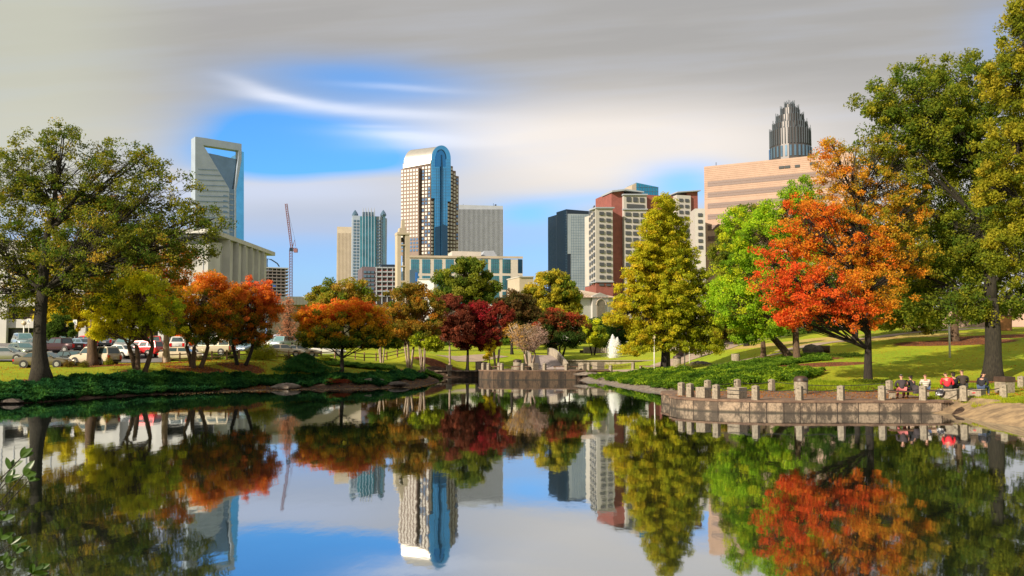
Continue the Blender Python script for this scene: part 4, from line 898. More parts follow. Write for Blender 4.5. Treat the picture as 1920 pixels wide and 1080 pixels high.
# --- right group
tree('sweetgum_tree', 'bright lime green tree right of the conical tree', (1495, 672, 76), 14,
     [(1430, 450, 55, 60), (1470, 400, 50, 55), (1390, 500, 50, 55, 1), (1440, 530, 70, 60), (1385, 570, 46, 45), (1500, 480, 50, 70), (1440, 600, 60, 35), (1500, 360, 30, 30), (1350, 560, 28, 50, 2), (1380, 420, 30, 40, 2), (1520, 420, 40, 60, 2)], [MDG, (.11, .20, .015), (.20, .33, .018), (.27, .40, .02), (.38, .40, .02)],
     80000, .2, .6, fork=(1492, 610), bark='bark_warm', flare=1.2, spread=.8, huef=lambda h, x, r: .6-.15*x, extra_limbs=1)
tree('leaning_tree', 'gnarled leaning trunk with lime leaves beside the lime green tree', (1484, 671, 79), 16, [(1415, 610, 40, 26), (1440, 585, 40, 26), (1395, 635, 26, 12)], [MDG, LGR, YGR], 14000, .2, .55, fork=(1448, 632), bark='bark_warm', flare=1.4, limb=.4)
tree('broad_tree', 'dark green wind-blurred tree behind the lime green tree', (1400, 655, 112), 9, [(1405, 410, 38, 32), (1375, 450, 34, 36), (1350, 480, 22, 30), (1400, 470, 50, 50), (1370, 530, 40, 50)], [DKG, MDG, OLV, (.16, .15, .03)], 40000, .26, .8, fork=(1400, 600), bark='bark_dark')
tree('orchard_tree', 'small mottled olive tree at the end of the ramp', (1358, 652, 118), 4, [(1355, 618, 26, 24), (1380, 625, 24, 22)], [MDG, OLV, (.26, .16, .03)], 14000, .28, .6, fork=(1358, 640), bark='bark_dark')
tree('stump_tree', 'stout tree with a flared buttress trunk half hidden behind the lime green tree', (1431, 672, 86), 11, [(1425, 610, 40, 24), (1440, 590, 30, 20)], [MDG, OLV, LGR], 8000, .22, .6, fork=(1430, 635), bark='bark_warm', flare=1.7)
tree('maple_tree', 'big orange-red maple with forked trunk behind the near terrace', (1628, 718, 60), 17,
     [(1570, 320, 52, 62), (1640, 350, 62, 80, 1), (1510, 430, 60, 70, -1), (1600, 450, 80, 80), (1450, 510, 50, 52, -2), (1540, 540, 90, 60, -2), (1640, 540, 70, 50, -1), (1500, 580, 56, 40, -2), (1600, 590, 60, 36, -2), (1700, 420, 46, 60, 1), (1690, 330, 44, 60, 1), (1650, 270, 28, 26), (1480, 600, 36, 24, -2), (1560, 275, 26, 30), (1725, 480, 36, 50, 1), (1735, 370, 24, 40, 1), (1660, 460, 60, 60), (1540, 400, 50, 50)],
     [(.17, .19, .02), (.38, .25, .025), (.58, .22, .022), (.66, .15, .018), (.70, .085, .022)], 66000, .16, .48, .7, fork=(1628, 655), bark='bark_dark', flare=1.25, core=.45, spread=.42, huef=lambda h, x, r: .80-.58*h-.46*x+.12*np.sin(h*17+x*5), limb=.46, extra_limbs=3)
tree('oak_tree', 'huge dark green oak with a massive black trunk behind the seated group', (1860, 712, 62), 32,
     [(1700, 190, 85, 75), (1780, 160, 80, 70, 1), (1660, 270, 55, 60), (1870, 200, 90, 90), (1760, 300, 90, 70, 3), (1720, 400, 60, 70, 4), (1850, 380, 90, 80, 2), (1800, 480, 80, 60, 3), (1930, 320, 80, 90), (1760, 580, 60, 36, 0), (1900, 500, 70, 60), (1950, 560, 60, 50), (1820, 270, 80, 80), (1760, 220, 80, 80, -1), (1840, 440, 80, 60), (1700, 520, 60, 60, 4), (1830, 570, 50, 40), (1660, 200, 50, 40)],
     [DKG, MDG, (.12, .15, .018), OLV, (.30, .27, .025)], 150000, .20, .66, .95, fork=(1858, 560), bark='bark_oak', flare=1.5, core=.3, spread=.5, limb=.36, extra_limbs=1, twig=.025)
tree('oak_tree', 'second large oak on the mulched slope behind the white pole', (1790, 641, 88), 17, [(1740, 520, 60, 50), (1800, 500, 70, 60), (1690, 560, 50, 40), (1830, 570, 50, 36), (1720, 600, 60, 26), (1780, 430, 80, 60)], [DKG, MDG, OLV, (.22, .20, .02)], 40000, .26, .8, fork=(1792, 580), bark='bark_warm', flare=1.3, limb=.4)
tree('honey_locust_tree', 'olive-gold foliage hanging in from the right edge of the picture', (2010, 745, 50), 20,
     [(1890, 150, 50, 60), (1900, 280, 60, 60, -1), (1880, 360, 55, 50), (1880, 470, 45, 45), (1940, 60, 60, 90), (1960, 230, 80, 100), (1960, 420, 70, 90), (1915, 20, 26, 40)], [(.08, .11, .014), (.16, .18, .016), (.26, .24, .02), (.34, .28, .03)], 70000, .17, .5, 1.0, fork=(1990, 560), bark='bark_dark', spread=.8, limb=.4)
tree('young_tree', 'slender young tree against the beige wall on the right hill', (1897, 620, 104), 2, [(1895, 575, 30, 26), (1880, 590, 20, 16)], [MDG, OLV], 5000, .24, .6, fork=(1897, 600), bark='bark_dark')
tree('linden_tree', 'tall dark green tree directly behind the big orange maple', (1600, 645, 98), 12, [(1590, 450, 60, 60), (1650, 480, 55, 60), (1560, 520, 50, 50), (1620, 560, 70, 40), (1680, 560, 50, 40), (1610, 400, 40, 40), (1690, 430, 50, 50)], [DKG, MDG, OLV], 42000, .27, .8, fork=(1602, 600), bark='bark_dark')
tree('linden_tree', 'olive green tree behind the white pole and the orange maple', (1715, 636, 108), 9, [(1715, 540, 50, 46), (1745, 480, 50, 50), (1700, 590, 60, 26)], [MDG, OLV, YGR], 22000, .28, .8, fork=(1716, 600), bark='bark_dark')
# --- behind the left lot and fillers
tree('broad_tree', 'golden tree in front of the balcony behind the big left trunk', (120, 650, 112), 4, [(120, 575, 38, 30), (90, 590, 26, 22), (150, 600, 26, 20)], [OLV, (.40, .34, .02), YEL], 16000, .3, .7, fork=(118, 625), bark='bark_dark')
tree('dark_tree', 'small dark green tree beside the accessible parking signs', (120, 652, 104), 3, [(118, 612, 28, 20), (100, 625, 16, 14)], [DKG, MDG], 10000, .26, .6, stems=3, fork=(118, 640), bark='bark_dark', seed=5)
tree('red_tree', 'small red-leaved tree among the parked cars', (352, 662, 106), 3, [(350, 640, 18, 10), (338, 635, 12, 8)], [(.5, .08, .02), ORG], 4000, .2, .4, fork=(352, 652), bark='bark_dark')
# far screen of trees, each its own crown
FARL = [(585, 160, 'mid green tree over the parking deck, left of the spreading brown tree', MDG), (575, 172, 'dark green tree beside the parking deck wall', DKG), (700, 165, 'brown-green distant tree beneath the scaffolded block', BRN), (1000, 172, 'dull green distant tree right of the wide beige building', MDG),
        (1180, 165, 'dark green distant tree behind the fountain jet', DKG), (1290, 165, 'olive distant tree right of the conical tree', OLV), (1330, 175, 'deep green distant tree at the foot of the tan building', MDG), (1560, 150, 'dark green distant tree behind the big orange maple', DKG),
        (1500, 138, 'green distant tree filling the gap beside the leaning trunk', MDG), (1640, 155, 'olive distant tree beyond the right lawn', OLV), (760, 170, 'reddish distant tree beneath the bell tower', BRN), (820, 172, 'dark distant tree behind the maroon tree', DKG), (920, 170, 'green distant tree behind the crimson tree', MDG), (1120, 178, 'small dark distant tree beside the stone hall', DKG)]
for px, D, lab, cc in FARL:
    big = px >= 1500
    tree('distant_tree', lab, (px, 655, D), 4, [(px, 618, 30, 26), (px-20, 632, 24, 18), (px+22, 630, 24, 18)] if not big else [(px, 575, 44, 40), (px-30, 605, 36, 36), (px+32, 600, 36, 36), (px, 530, 30, 36), (px, 625, 50, 20)], [DKG, cc, tuple(x*1.5 for x in cc)], 20000 if big else 9000, .42, 1.0, fork=(px, 640), bark='bark_dark', group='trees beyond the park')

# --- shrubs and ground cover
def shrub(name, label, px, py, D, rx, h, cols, n=2500, leaf=.14, cat='shrub', group=None, spiky=0, stems=True, ry=None, cone=False):
    global RNG
    RNG = np.random.default_rng(sum(ord(c) for c in label)); b = P(px, py, D); z0 = tz(b.x, b.y); t = thing(name, label, cat, (b.x, b.y, z0), group=group)
    d = unit(n); d[:, 2] = np.abs(d[:, 2]); rad = RNG.random(n)**(1/2.6)
    lump = 1+.18*np.sin(d[:, 0]*5+px)+.15*np.sin(d[:, 1]*7+d[:, 2]*6)
    C = np.array([b.x, b.y, z0+.05])+d*rad[:, None]*lump[:, None]*np.array([rx, ry or rx*.8, h])
    if cone:
        hh = RNG.random(n)**1.6; an = RNG.random(n)*6.283; rr = (1-hh)**.8*RNG.random(n)**.4*(1+.25*np.sin(an*5+hh*14)); C = np.stack([b.x+np.cos(an)*rr*rx, b.y+np.sin(an)*rr*rx*.8, z0+.05+hh*h+.15*np.sin(an*7)*rr], 1)
    V = leaf_quads(C, leaf*RNG.uniform(.7, 1.3, n), d+np.array([0, 0, .5]), .45 if not spiky else .16)
    c = pick(cols, RNG.random(n)*.7+.3*rad)*RNG.uniform(.8, 1.2, (n, 1))
    np_mesh('foliage', V, 4, M['leaf'], t, col=c)
    mb = MB()
    for k in range(7):
        an = k*.9; e = np.array([b.x, b.y, z0])+np.array([math.cos(an)*rx*.6, math.sin(an)*rx*.5, h*.7]); s = np.array([b.x, b.y, z0-.1]); mb.tube(bez(s, (s+e)/2+np.array([0, 0, .1*h]), e, 4), [.03, .025, .02, .01], 4)
    mb.build('stems', M['bark_dark'], t, fix=False); return t
JUN = [(.012, .05, .020), (.025, .10, .03), (.07, .18, .03)]
for i, (px, py, D, rx, h, lab) in enumerate([(77, 691, 72, .0, 0, '')][:0]): pass
shrub('hedge_bush', 'small round bush in front of the dark sedan', 128, 690, 71, .5, .6, [DKG, BRN, OLV], 900, .1)
shrub('hedge_bush', 'small round bush at the foot of the split trunk', 157, 690, 71, .5, .55, [DKG, OLV, BRN], 900, .1)
shrub('hedge_bush', 'small round bush behind the beige wagon tail', 203, 688, 74, .48, .6, [MDG, OLV, YGR], 900, .1)
shrub('large_shrub', 'large feathery green-gold shrub in front of the fence', 492, 679, 85, 2.0, 1.75, [MDG, OLV, YGR, (.5, .36, .03)], 12000, .16, spiky=1)
shrub('small_shrub', 'bright yellow-green shrub at the fence corner', 608, 676, 92, .75, .7, [YGR, (.4, .42, .03)], 1500, .12)
shrub('small_shrub', 'dark green shrub next to the bright yellow one', 620, 677, 92, .7, .55, [MDG, DKG], 1200, .12)
for i, (px, lab) in enumerate([(381, 'leftmost low bush behind the split-rail fence'), (406, 'low bush behind the fence, second from the left'), (436, 'low bush behind the fence near the red maple trunk'), (545, 'low bush behind the fence right of the feathery shrub'), (560, 'low bush behind the right end of the near fence')]):
    shrub('hedge_bush', lab, px, 676 if px < 500 else 674, 89, .75, .55, [DKG, (.06, .05, .02), MDG], 900, .12, group='low bushes behind the fence')
shrub('juniper_shrub', 'tall mounded blue-green juniper on the left bank', 570, 703, 80, 3.0, 1.7, [tuple(x*1.4 for x in c) for c in JUN], 14000, .26, spiky=1, cone=True)
shrub('red_shrub', 'low dark red shrub at the water edge of the left bank', 632, 728, 77.6, 1.15, .4, [(.30, .04, .02), (.14, .05, .02)], 2200, .1)
shrub('yellow_shrub', 'pale yellow-green flowering clump in front of the fountain basin wall', 1160, 683, 107, 2.6, .5, [YGR, (.45, .42, .10)], 2500, .12)
shrub('flower_clump', 'low yellow flower clump beyond the conical tree', 1310, 689, 95, 3.2, .4, [(.3, .3, .05), (.5, .45, .12), MDG], 2500, .12)
shrub('hedge_bush', 'green bush under the street lamp by the balcony', 55, 640, 118, 2.0, 1.7, [MDG, OLV, LGR], 3000, .25)
shrub('lawn_shrub', 'low dark bush at the far right foot of the orange maple', 1590, 679, 77, 2.1, .35, [DKG, MDG], 2500, .12)
shrub('base_shrub', 'ring of dark leaves round the foot of the orange maple trunk', 1632, 722, 59.2, 1.5, .35, [DKG, MDG, OLV], 2500, .12)

def cover(label, name, poly, n, h, cols, leaf, lo, hi, seed=3, spiky=.22, dmin=.1, thin=None, up=.35):
    global RNG
    RNG = np.random.default_rng(seed); xs_ = [p[0] for p in poly]; ys_ = [p[1] for p in poly]; got = []; c = 0
    while c < n:
        x = RNG.uniform(min(xs_), max(xs_), n); y = RNG.uniform(min(ys_), max(ys_), n); k = inside(x, y, poly); x, y = x[k], y[k]
        d = sdist(x, y, POND); k = (d > lo(x) if callable(lo) else d > lo) & (d < hi(x) if callable(hi) else d < hi); x, y, d = x[k], y[k], d[k]
        edge = np.sin(x*1.9+1)*np.sin(x*.7+y)*.5
        k = (d+edge*.9 < (hi(x) if callable(hi) else hi)) & (d+edge*.7 > (lo(x) if callable(lo) else lo)); x, y = x[k], y[k]
        got.append(np.stack([x, y], 1)); c += len(x)
        if len(got) > 60: break
    XY = np.concatenate(got)[:n]; x, y = XY.T
    mound = (.55+.45*np.sin(x*1.7+np.sin(y*1.3)*1.5)*np.sin(y*1.9+np.sin(x)*1.2))*.6+.4*(np.sin(x*4.3)*np.sin(y*3.7)*.5+.5)
    z = terr(x, y)+h*mound*(RNG.random(len(x))**.4)+.03
    C = np.stack([x, y, z], 1); a = unit(len(x)); a[:, 2] = np.abs(a[:, 2])*up+.05; a /= np.linalg.norm(a, axis=1)[:, None]
    s = leaf*RNG.uniform(.6, 1.4, len(x)); b = np.cross(a, np.array([0, 0, 1.])+unit(len(x))*.4); b /= np.linalg.norm(b, axis=1)[:, None]
    a = a*s[:, None]; b = b*s[:, None]*spiky
    V = np.stack([C-a*.4, C+b, C+a*.6, C-b], 1).reshape(-1, 3)
    patch = np.sin(x*.9+.5)*np.sin(y*.8)*.25+.5
    c_ = 1.35*pick(cols, patch*1.3-.15+.2*np.sin(x*2.3+y)+RNG.normal(size=len(x))*.22)*RNG.uniform(.8, 1.25, (len(x), 1))
    return np_mesh(name, V, 4, M['leaf'], None, col=c_, kind='stuff', label=label, cat='ground cover')
lpoly = [(-50, 44), (-30, 48), (-10, 70), (-8, 85), (-8, 92), (-16, 92), (-24, 80), (-38, 70), (-60, 60)]
cover('dark green juniper ground cover spreading over the left bank', 'ground_cover', lpoly, 120000, .5, JUN, .30,
      lambda x: np.where(x < -25, .0, .9+.5*np.sin(x*1.1)+.3*np.sin(x*2.7)), lambda x: np.where(x < -28, 4.0, np.where(x < -24, 3.8, 3.6)), 3)
rpoly = [U2(1082, 705, 101), sh(1100, 712), sh(1180, 727), sh(1250, 738), (10.2, 50), (11, 58), (18, 59), (21, 60), (25, 66), (17, 76), (16, 90), (10, 97)]
cover('bright green creeping ground cover on the bank below the conical tree', 'ground_cover', rpoly, 95000, .7, [(.04, .10, .014), (.11, .20, .018), (.28, .38, .025)], .22, .5, 15, 4, spiky=.3)
cover('strip of green ground cover running under the lime green tree', 'ground_cover', [U2(1300, 700, 74), U2(1370, 702, 72), U2(1560, 685, 74), U2(1545, 674, 80), U2(1440, 682, 80), U2(1340, 692, 82)], 30000, .35, [(.05, .11, .014), (.12, .22, .02), (.2, .3, .03)], .25, 0, 99, 5, spiky=.3)
cover('clumps of green ground cover on the centre-left bank', 'ground_cover', [U2(608, 690, 88), U2(640, 686, 92), U2(720, 688, 94), U2(745, 695, 90), U2(690, 700, 86), U2(620, 697, 86)], 18000, .5, [(.05, .12, .02), (.12, .22, .03)], .22, 0, 99, 6, spiky=.3)
cover('green ground cover behind the inlet left of the round terrace', 'ground_cover', [U2(790, 694, 97), U2(800, 686, 104), U2(900, 684, 108), U2(900, 692, 104), U2(860, 700, 100)], 12000, .4, [(.04, .10, .02), (.10, .18, .02)], .22, 0, 99, 8, spiky=.3)
cover('long green grass along the edge above the right-hand concrete bank', 'tall_grass', [(23.5, 47.3), (24, 46.2), (25.5, 44.2), (27, 41), (36, 38), (40, 46), (26, 50)], 22000, .1, [(.12, .18, .015), (.26, .32, .02), (.38, .38, .03)], .32, 1.0, 3.2, 9, spiky=.07, up=2.5)
cover('tufts of green grass behind the near terrace', 'tall_grass', [(10, 58.3), (26, 56), (38, 52), (40, 56), (20, 60.5)], 26000, .08, [(.14, .20, .015), (.28, .34, .02)], .26, 0, 99, 10, spiky=.07, up=2.5)
def litter(name, label, polys, n, cols, s=.11, seed=2):
    global RNG
    RNG = np.random.default_rng(seed); V = []; cc = []
    for poly, k in polys:
        xs_ = [p[0] for p in poly]; ys_ = [p[1] for p in poly]; x = RNG.uniform(min(xs_), max(xs_), k); y = RNG.uniform(min(ys_), max(ys_), k); m_ = inside(x, y, poly) & (sdist(x, y, POND) > .2); x, y = x[m_], y[m_]
        z = terr(x, y)+.03
        for pl, dz in ((TCP, TC_Z), (TRP, TR_Z)): z = np.where(inside(x, y, pl), dz+.02, z)
        C = np.stack([x, y, z], 1); q = leaf_quads(C, s*RNG.uniform(.6, 1.4, len(x)), np.tile([0, 0, 3.0], (len(x), 1)), .7)
        q[:, 2] = np.maximum(q[:, 2], np.repeat(z, 4)-.01); V.append(q); cc.append(pick(cols, RNG.random(len(x))))
    return np_mesh(name, np.concatenate(V), 4, M['leaf'], col=np.concatenate(cc), kind='stuff', label=label, cat='leaves')
rect = lambda px0, px1, D0, D1: [U2(px0, 690, D0), U2(px1, 690, D0), U2(px1, 690, D1), U2(px0, 690, D1)]
litter('fallen_leaves', 'red and orange fallen leaves scattered under the left maples', [(rect(200, 560, 66, 84), 6000), (rect(300, 500, 72, 82), 7000), (rect(480, 820, 74, 92), 5000), (rect(-60, 240, 56, 76), 3500)], 0, [(.35, .06, .02), (.55, .16, .02), (.6, .4, .05), (.2, .08, .03)])
litter('fallen_leaves', 'orange fallen leaves scattered on the near terrace and right lawn', [([(10, 50), (25, 47), (40, 44), (42, 58), (10, 60)], 11000), (rect(1400, 2000, 60, 100), 9000)], 0, [(.55, .12, .02), (.6, .3, .05), (.25, .09, .03)], .1, 4)

def floaters():
    global RNG
    RNG = np.random.default_rng(12); L = []
    for a_, c_ in zip(LEFTSH[4:9], LEFTSH[5:10]):
        t = RNG.random(260); x = a_[0]+(c_[0]-a_[0])*t+RNG.normal(size=260)*.9; y = a_[1]+(c_[1]-a_[1])*t-np.abs(RNG.normal(size=260))*1.6-.1; L.append(np.stack([x, y], 1))
    XY = np.concatenate(L); k = sdist(XY[:, 0], XY[:, 1], POND) < -.1; XY = XY[k]; C = np.column_stack([XY, np.full(len(XY), .012)]); n = len(C)
    an = RNG.random(n)*6.283; a_ = np.stack([np.cos(an), np.sin(an), np.zeros(n)], 1)*.07; b2 = np.stack([-np.sin(an), np.cos(an), np.zeros(n)], 1)*.05
    V = np.stack([C-a_, C-b2, C+a_, C+b2], 1).reshape(-1, 3)
    np_mesh('floating_leaves', V, 4, M['leaf'], col=pick([(.3, .1, .05), (.6, .4, .15), (.7, .6, .45)], RNG.random(n)), kind='stuff', label='pale and red leaves floating by the left bank', cat='leaves')
floaters()
# ------------------------------------------------------------ cars
def paint(name, c, metal=.35):
    return mat(name, c, .22, metal=metal, var=.02, scale=1, coat=.6)
KIND = {
 'sedan': dict(L=4.7, W=1.78, zb=.92, zr=1.43, st=[(-2.35, .38, .78, .80), (-2.2, .28, .90, .95), (-1.3, .22, .96, 1), (0, .2, .93, 1), (1.1, .22, .90, 1), (1.9, .25, .80, .96), (2.28, .30, .68, .84), (2.36, .36, .60, .74)], gh=(1.15, .35, -1.05, -1.75), wh=.32, wx=(-1.4, 1.4)),
 'suv': dict(L=4.6, W=1.85, zb=1.08, zr=1.76, st=[(-2.3, .42, 1.0, .88), (-2.22, .34, 1.08, .97), (-1.2, .3, 1.10, 1), (0, .3, 1.08, 1), (1.2, .3, 1.06, 1), (1.95, .34, .98, .96), (2.25, .4, .84, .84), (2.32, .46, .7, .75)], gh=(1.15, .55, -2.0, -2.26), wh=.37, wx=(-1.4, 1.42)),
 'van': dict(L=4.9, W=1.95, zb=1.05, zr=1.80, st=[(-2.45, .36, 1.0, .90), (-2.38, .3, 1.06, .98), (-1.2, .26, 1.06, 1), (0, .26, 1.04, 1), (1.3, .26, 1.0, 1), (2.05, .3, .90, .95), (2.38, .36, .74, .82), (2.46, .42, .62, .7)], gh=(1.75, .85, -2.2, -2.42), wh=.34, wx=(-1.5, 1.55)),
 'pickup': dict(L=5.3, W=1.9, zb=1.08, zr=1.76, st=[(-2.65, .5, 1.06, .94), (-2.6, .42, 1.1, .98), (-1.2, .36, 1.1, 1), (0, .34, 1.1, 1), (1.3, .34, 1.08, 1), (2.2, .38, 1.02, .97), (2.58, .44, .9, .88), (2.65, .5, .75, .8)], gh=(1.35, .75, -.75, -.95), wh=.38, wx=(-1.6, 1.65))}
def make_car(kind):
    K_ = KIND[kind]; W_ = K_['W']/2; nm = {'sedan': 'sedan_car', 'suv': 'sport_utility_car', 'van': 'minivan', 'pickup': 'pickup_truck'}[kind]
    t = thing(nm, nm, kind, (0, 0, 0), 0); mb = MB(); rows = []
    for x, zl, zb, k in K_['st']:
        w_ = W_*k; half = [(w_*.86, zl), (w_*.98, zl+.12), (w_*1.0, (zl+zb)/2), (w_*.97, zb-.07), (w_*.86, zb), (w_*.4, zb+.025)]
        rows.append([(x, -a_, z) for a_, z in half]+[(x, a_, z) for a_, z in reversed(half)])
    n = len(rows[0]); vs = [p for r in rows for p in r]
    fs = [(i*n+j, i*n+(j+1) % n, (i+1)*n+(j+1) % n, (i+1)*n+j) for i in range(len(rows)-1) for j in range(n)]+[tuple(range(n)), tuple((len(rows)-1)*n+j for j in range(n))]
    mb.add(vs, fs); fb, ft, rt, rb = K_['gh']; zb, zr = K_['zb']-.03, K_['zr']; wb, wt_ = W_*.90, W_*.70
    c_ = [(fb, zb, wb), (ft, zr-.04, wt_), (ft-.25, zr, wt_*.96), ((ft+rt)/2, zr+.02, wt_*.97), (rt+.15, zr-.01, wt_*.95), (rt, zr-.05, wt_), (rb, zb, wb)]
    vs = [(x, -w_, z) for x, z, w_ in c_]+[(x, w_, z) for x, z, w_ in c_]; k = len(c_)
    mb.add(vs, [(i, i+1, k+i+1, k+i) for i in range(k-1)]+[tuple(range(k-1, -1, -1)), tuple(range(k, 2*k))])
    if kind == 'pickup': mb.box((-1.75, 0, 1.10), (1.5, 1.5, .06))
    body = mb.build('body', M['rim'], t, smooth=True)
    lerp = lambda p, q, f: tuple(p[i]*(1-f)+q[i]*f for i in range(3))
    def panel(name, q4, ins=(.1, .12), th=.015, m=None):
        a_, b_2, c2, d2 = [Vector(p) for p in q4]; n_ = (b_2-a_).cross(d2-a_).normalized()
        g = lambda u_, v_: a_.lerp(b_2, u_).lerp(d2.lerp(c2, u_), v_); i_, j_ = ins
        q_ = [g(i_, j_), g(1-i_, j_), g(1-i_, 1-j_), g(i_, 1-j_)]; mb = MB(); mb.ext([p+n_*th for p in q_], n_*-.03); mb.build(name, m or M['glass_car'], t)
    panel('windscreen', [(fb, -wb, zb), (fb, wb, zb), (ft, wt_, zr-.04), (ft, -wt_, zr-.04)], (.07, .08), m=M['glass_pale'])
    panel('rear_window', [(rb, wb, zb), (rb, -wb, zb), (rt, -wt_, zr-.05), (rt, wt_, zr-.05)], (.1, .12))
    nseg = {'sedan': 2, 'suv': 3, 'van': 3, 'pickup': 2}[kind]
    for s in (-1, 1):
        A = (rb, s*wb, zb); B_ = (fb, s*wb, zb); C_ = (ft, s*wt_, zr-.04); D_ = (rt, s*wt_, zr-.05)
        for i in range(nseg):
            f0, f1 = i/nseg, (i+1)/nseg; q = [lerp(A, B_, f0), lerp(A, B_, f1), lerp(D_, C_, f1), lerp(D_, C_, f0)]
            if s > 0: q = [q[1], q[0], q[3], q[2]]
            panel('side_window', q, (.07, .14))
    wr = K_['wh']
    for x in K_['wx']:
        for s in (-1, 1):
            mb = MB(); mb.tube([(x, s*(W_-.3), wr), (x, s*(W_+.012), wr)], wr*1.2, 18); mb.build('wheel_arch', M['black'], t, smooth=True)
            mb = MB(); mb.tube([(x, s*(W_-.2), wr), (x, s*(W_-.02), wr), (x, s*(W_+.025), wr)], [wr, wr, wr*.93], 18); wl = mb.build('wheel', M['tyre'], t, smooth=True)
            mb = MB(); mb.tube([(x, s*(W_-.1), wr), (x, s*(W_+.04), wr)], wr*.62, 14); [mb.box((x+math.cos(a_)*wr*.3, s*(W_+.045), wr+math.sin(a_)*wr*.3), (.06, .02, .06)) for a_ in (0, 1.57, 3.14, 4.71)]; mb.build('rim', M['rim'], wl, smooth=True)
    x0, zl0, zb0, k0 = K_['st'][0]; x1 = K_['st'][-1][0]
    for s in (-1, 1):
        mb = MB(); h_ = .42 if kind in ('suv', 'van', 'pickup') else .18; mb.box((x0+.03, s*W_*.76, zb0-.08-h_/2+.05), (.12, .24, h_)); mb.build('tail_light', M['red_light'], t)
        mb = MB(); mb.box((x1-.10, s*W_*.62, K_['st'][-1][2]-.0), (.22, .36, .15), taper=.8); mb.build('headlight', M['head_light'], t)
        mb = MB(); mb.box((fb-.25, s*(W_+.09), zb+.1), (.12, .18, .12)); mb.build('mirror', M['black'], t)
    mb = MB(); mb.box((x0-.01, 0, zl0+.05), (.14, W_*1.55, .18)); mb.build('rear_bumper', M['black'], t)
    mb = MB(); mb.box((x0-.03, 0, zl0+.28), (.03, .42, .16)); mb.build('licence_plate', M['plate'], t)
    mb = MB(); mb.box((x1, 0, (zl0+K_['st'][-1][2])/2), (.06, W_*.8, .14)); mb.build('grille', M['black'], t)
    return t, body
PAINT = dict(silver=paint('silver_paint', (.36, .36, .35), .6), olive=paint('bronze_paint', (.20, .17, .11), .5), black=paint('black_paint', (.02, .022, .02)), paleblue=paint('pale_blue_paint', (.36, .47, .50), .4), maroon=paint('dark_maroon_paint', (.045, .015, .02)),
    grey=paint('grey_paint', (.22, .23, .24), .5), blue=paint('light_blue_paint', (.26, .36, .48), .5), red=paint('red_paint', (.52, .02, .025), .2), beige=paint('beige_paint', (.56, .48, .36), .1), white=paint('white_paint', (.68, .67, .64), .05), gold=paint('pale_gold_paint', (.46, .40, .29), .3), lav=paint('lavender_paint', (.50, .48, .62), .1), green=paint('green_grey_paint', (.22, .27, .22), .4))
CARS = [('sedan', 'silver', 10, 82, 8, 'silver sedan at the left edge of the picture, nose to the right'), ('sedan', 'green', 40, 89, -35, 'green-grey sedan behind the silver one at the left edge'), ('sedan', 'olive', 84, 74.5, 6, 'bronze sedan partly hidden by the big flared oak trunk'),
 ('sedan', 'black', 136, 78, -30, 'black-green sedan with a sky-blue windscreen, right of the big oak trunk'), ('van', 'paleblue', 42, 105, -50, 'pale blue minivan under the balcony'), ('pickup', 'maroon', 114, 94, 160, 'dark maroon pickup with red tail lamps'), ('sedan', 'grey', 122, 108, -60, 'grey sedan behind the dark pickup'),
 ('sedan', 'blue', 148, 99, 150, 'light blue sedan between the dark pickup and the split trunk'), ('sedan', 'red', 160, 110, 160, 'red car at the back of the lot behind the split trunk'), ('sedan', 'grey', 70, 98, -35, 'dark grey sedan in the shade beside the pickup'), ('suv', 'beige', 178, 76.5, 162, 'beige wagon behind the split trunk, tail to the right'),
 ('sedan', 'white', 224, 90, 155, 'white sedan showing its tail, left of the red wagon'), ('suv', 'red', 266, 91.5, 168, 'bright red wagon with pale wheels behind the yellow-green maple'), ('suv', 'red', 290, 103, 110, 'darker red utility car behind the red wagon'), ('sedan', 'silver', 232, 101, -75, 'silver sedan facing out of the row behind the white sedan'),
 ('van', 'blue', 192, 108, 120, 'blue and white van right behind the split trunk'), ('suv', 'silver', 207, 110, 130, 'silver utility car beside the blue van'), ('suv', 'white', 336, 100, 105, 'white wagon seen from behind, right of the pale trunk'), ('sedan', 'beige', 342, 89.5, 4, 'pale beige sedan behind the left end of the split-rail fence'),
 ('sedan', 'grey', 318, 108, 120, 'grey car half hidden behind the pale trunk'), ('van', 'gold', 397, 95, 175, 'pale gold van behind the split-rail fence'), ('pickup', 'white', 407, 113, 170, 'white pickup in the middle of the lot'), ('sedan', 'green', 434, 110, -100, 'green-grey sedan facing the fence'),
 ('sedan', 'blue', 466, 100, -100, 'light blue car right of the red maple trunk'), ('sedan', 'maroon', 476, 124, 20, 'dark car at the far side of the lot behind the feathery shrub'), ('sedan', 'white', 514, 122, -110, 'white sedan at the far right of the lot'), ('suv', 'paleblue', 528, 117, -100, 'pale blue utility car in the far right row'),
 ('van', 'lav', 539, 128, 60, 'lavender van behind the far right row'), ('sedan', 'beige', 532, 94.5, 10, 'beige sedan right of the feathery shrub'), ('sedan', 'gold', 562, 97, 12, 'pale gold sedan behind the right end of the near fence'), ('sedan', 'white', 612, 104, 15, 'white sedan behind the round orange maple')]
protos = {}
for kind, pc, px, D, deg, lab in CARS:
    if kind not in protos: protos[kind] = make_car(kind); r = protos[kind][0]; bd = protos[kind][1]
    else: r = copy_tree(protos[kind][0])
    bd = [c for c in r.children if c.name.startswith('body')][0]
    bd.material_slots[0].link = 'OBJECT'; bd.material_slots[0].material = PAINT[pc]
    p = P(px, 670, D); r.location = (p.x, p.y, tz(p.x, p.y)+.05); r.rotation_euler = (0, 0, math.radians(deg)); r['label'] = lab; r['category'] = {'sedan': 'car', 'suv': 'car', 'van': 'van', 'pickup': 'pickup truck'}[kind]; r['group'] = 'vehicles parked in the lot'

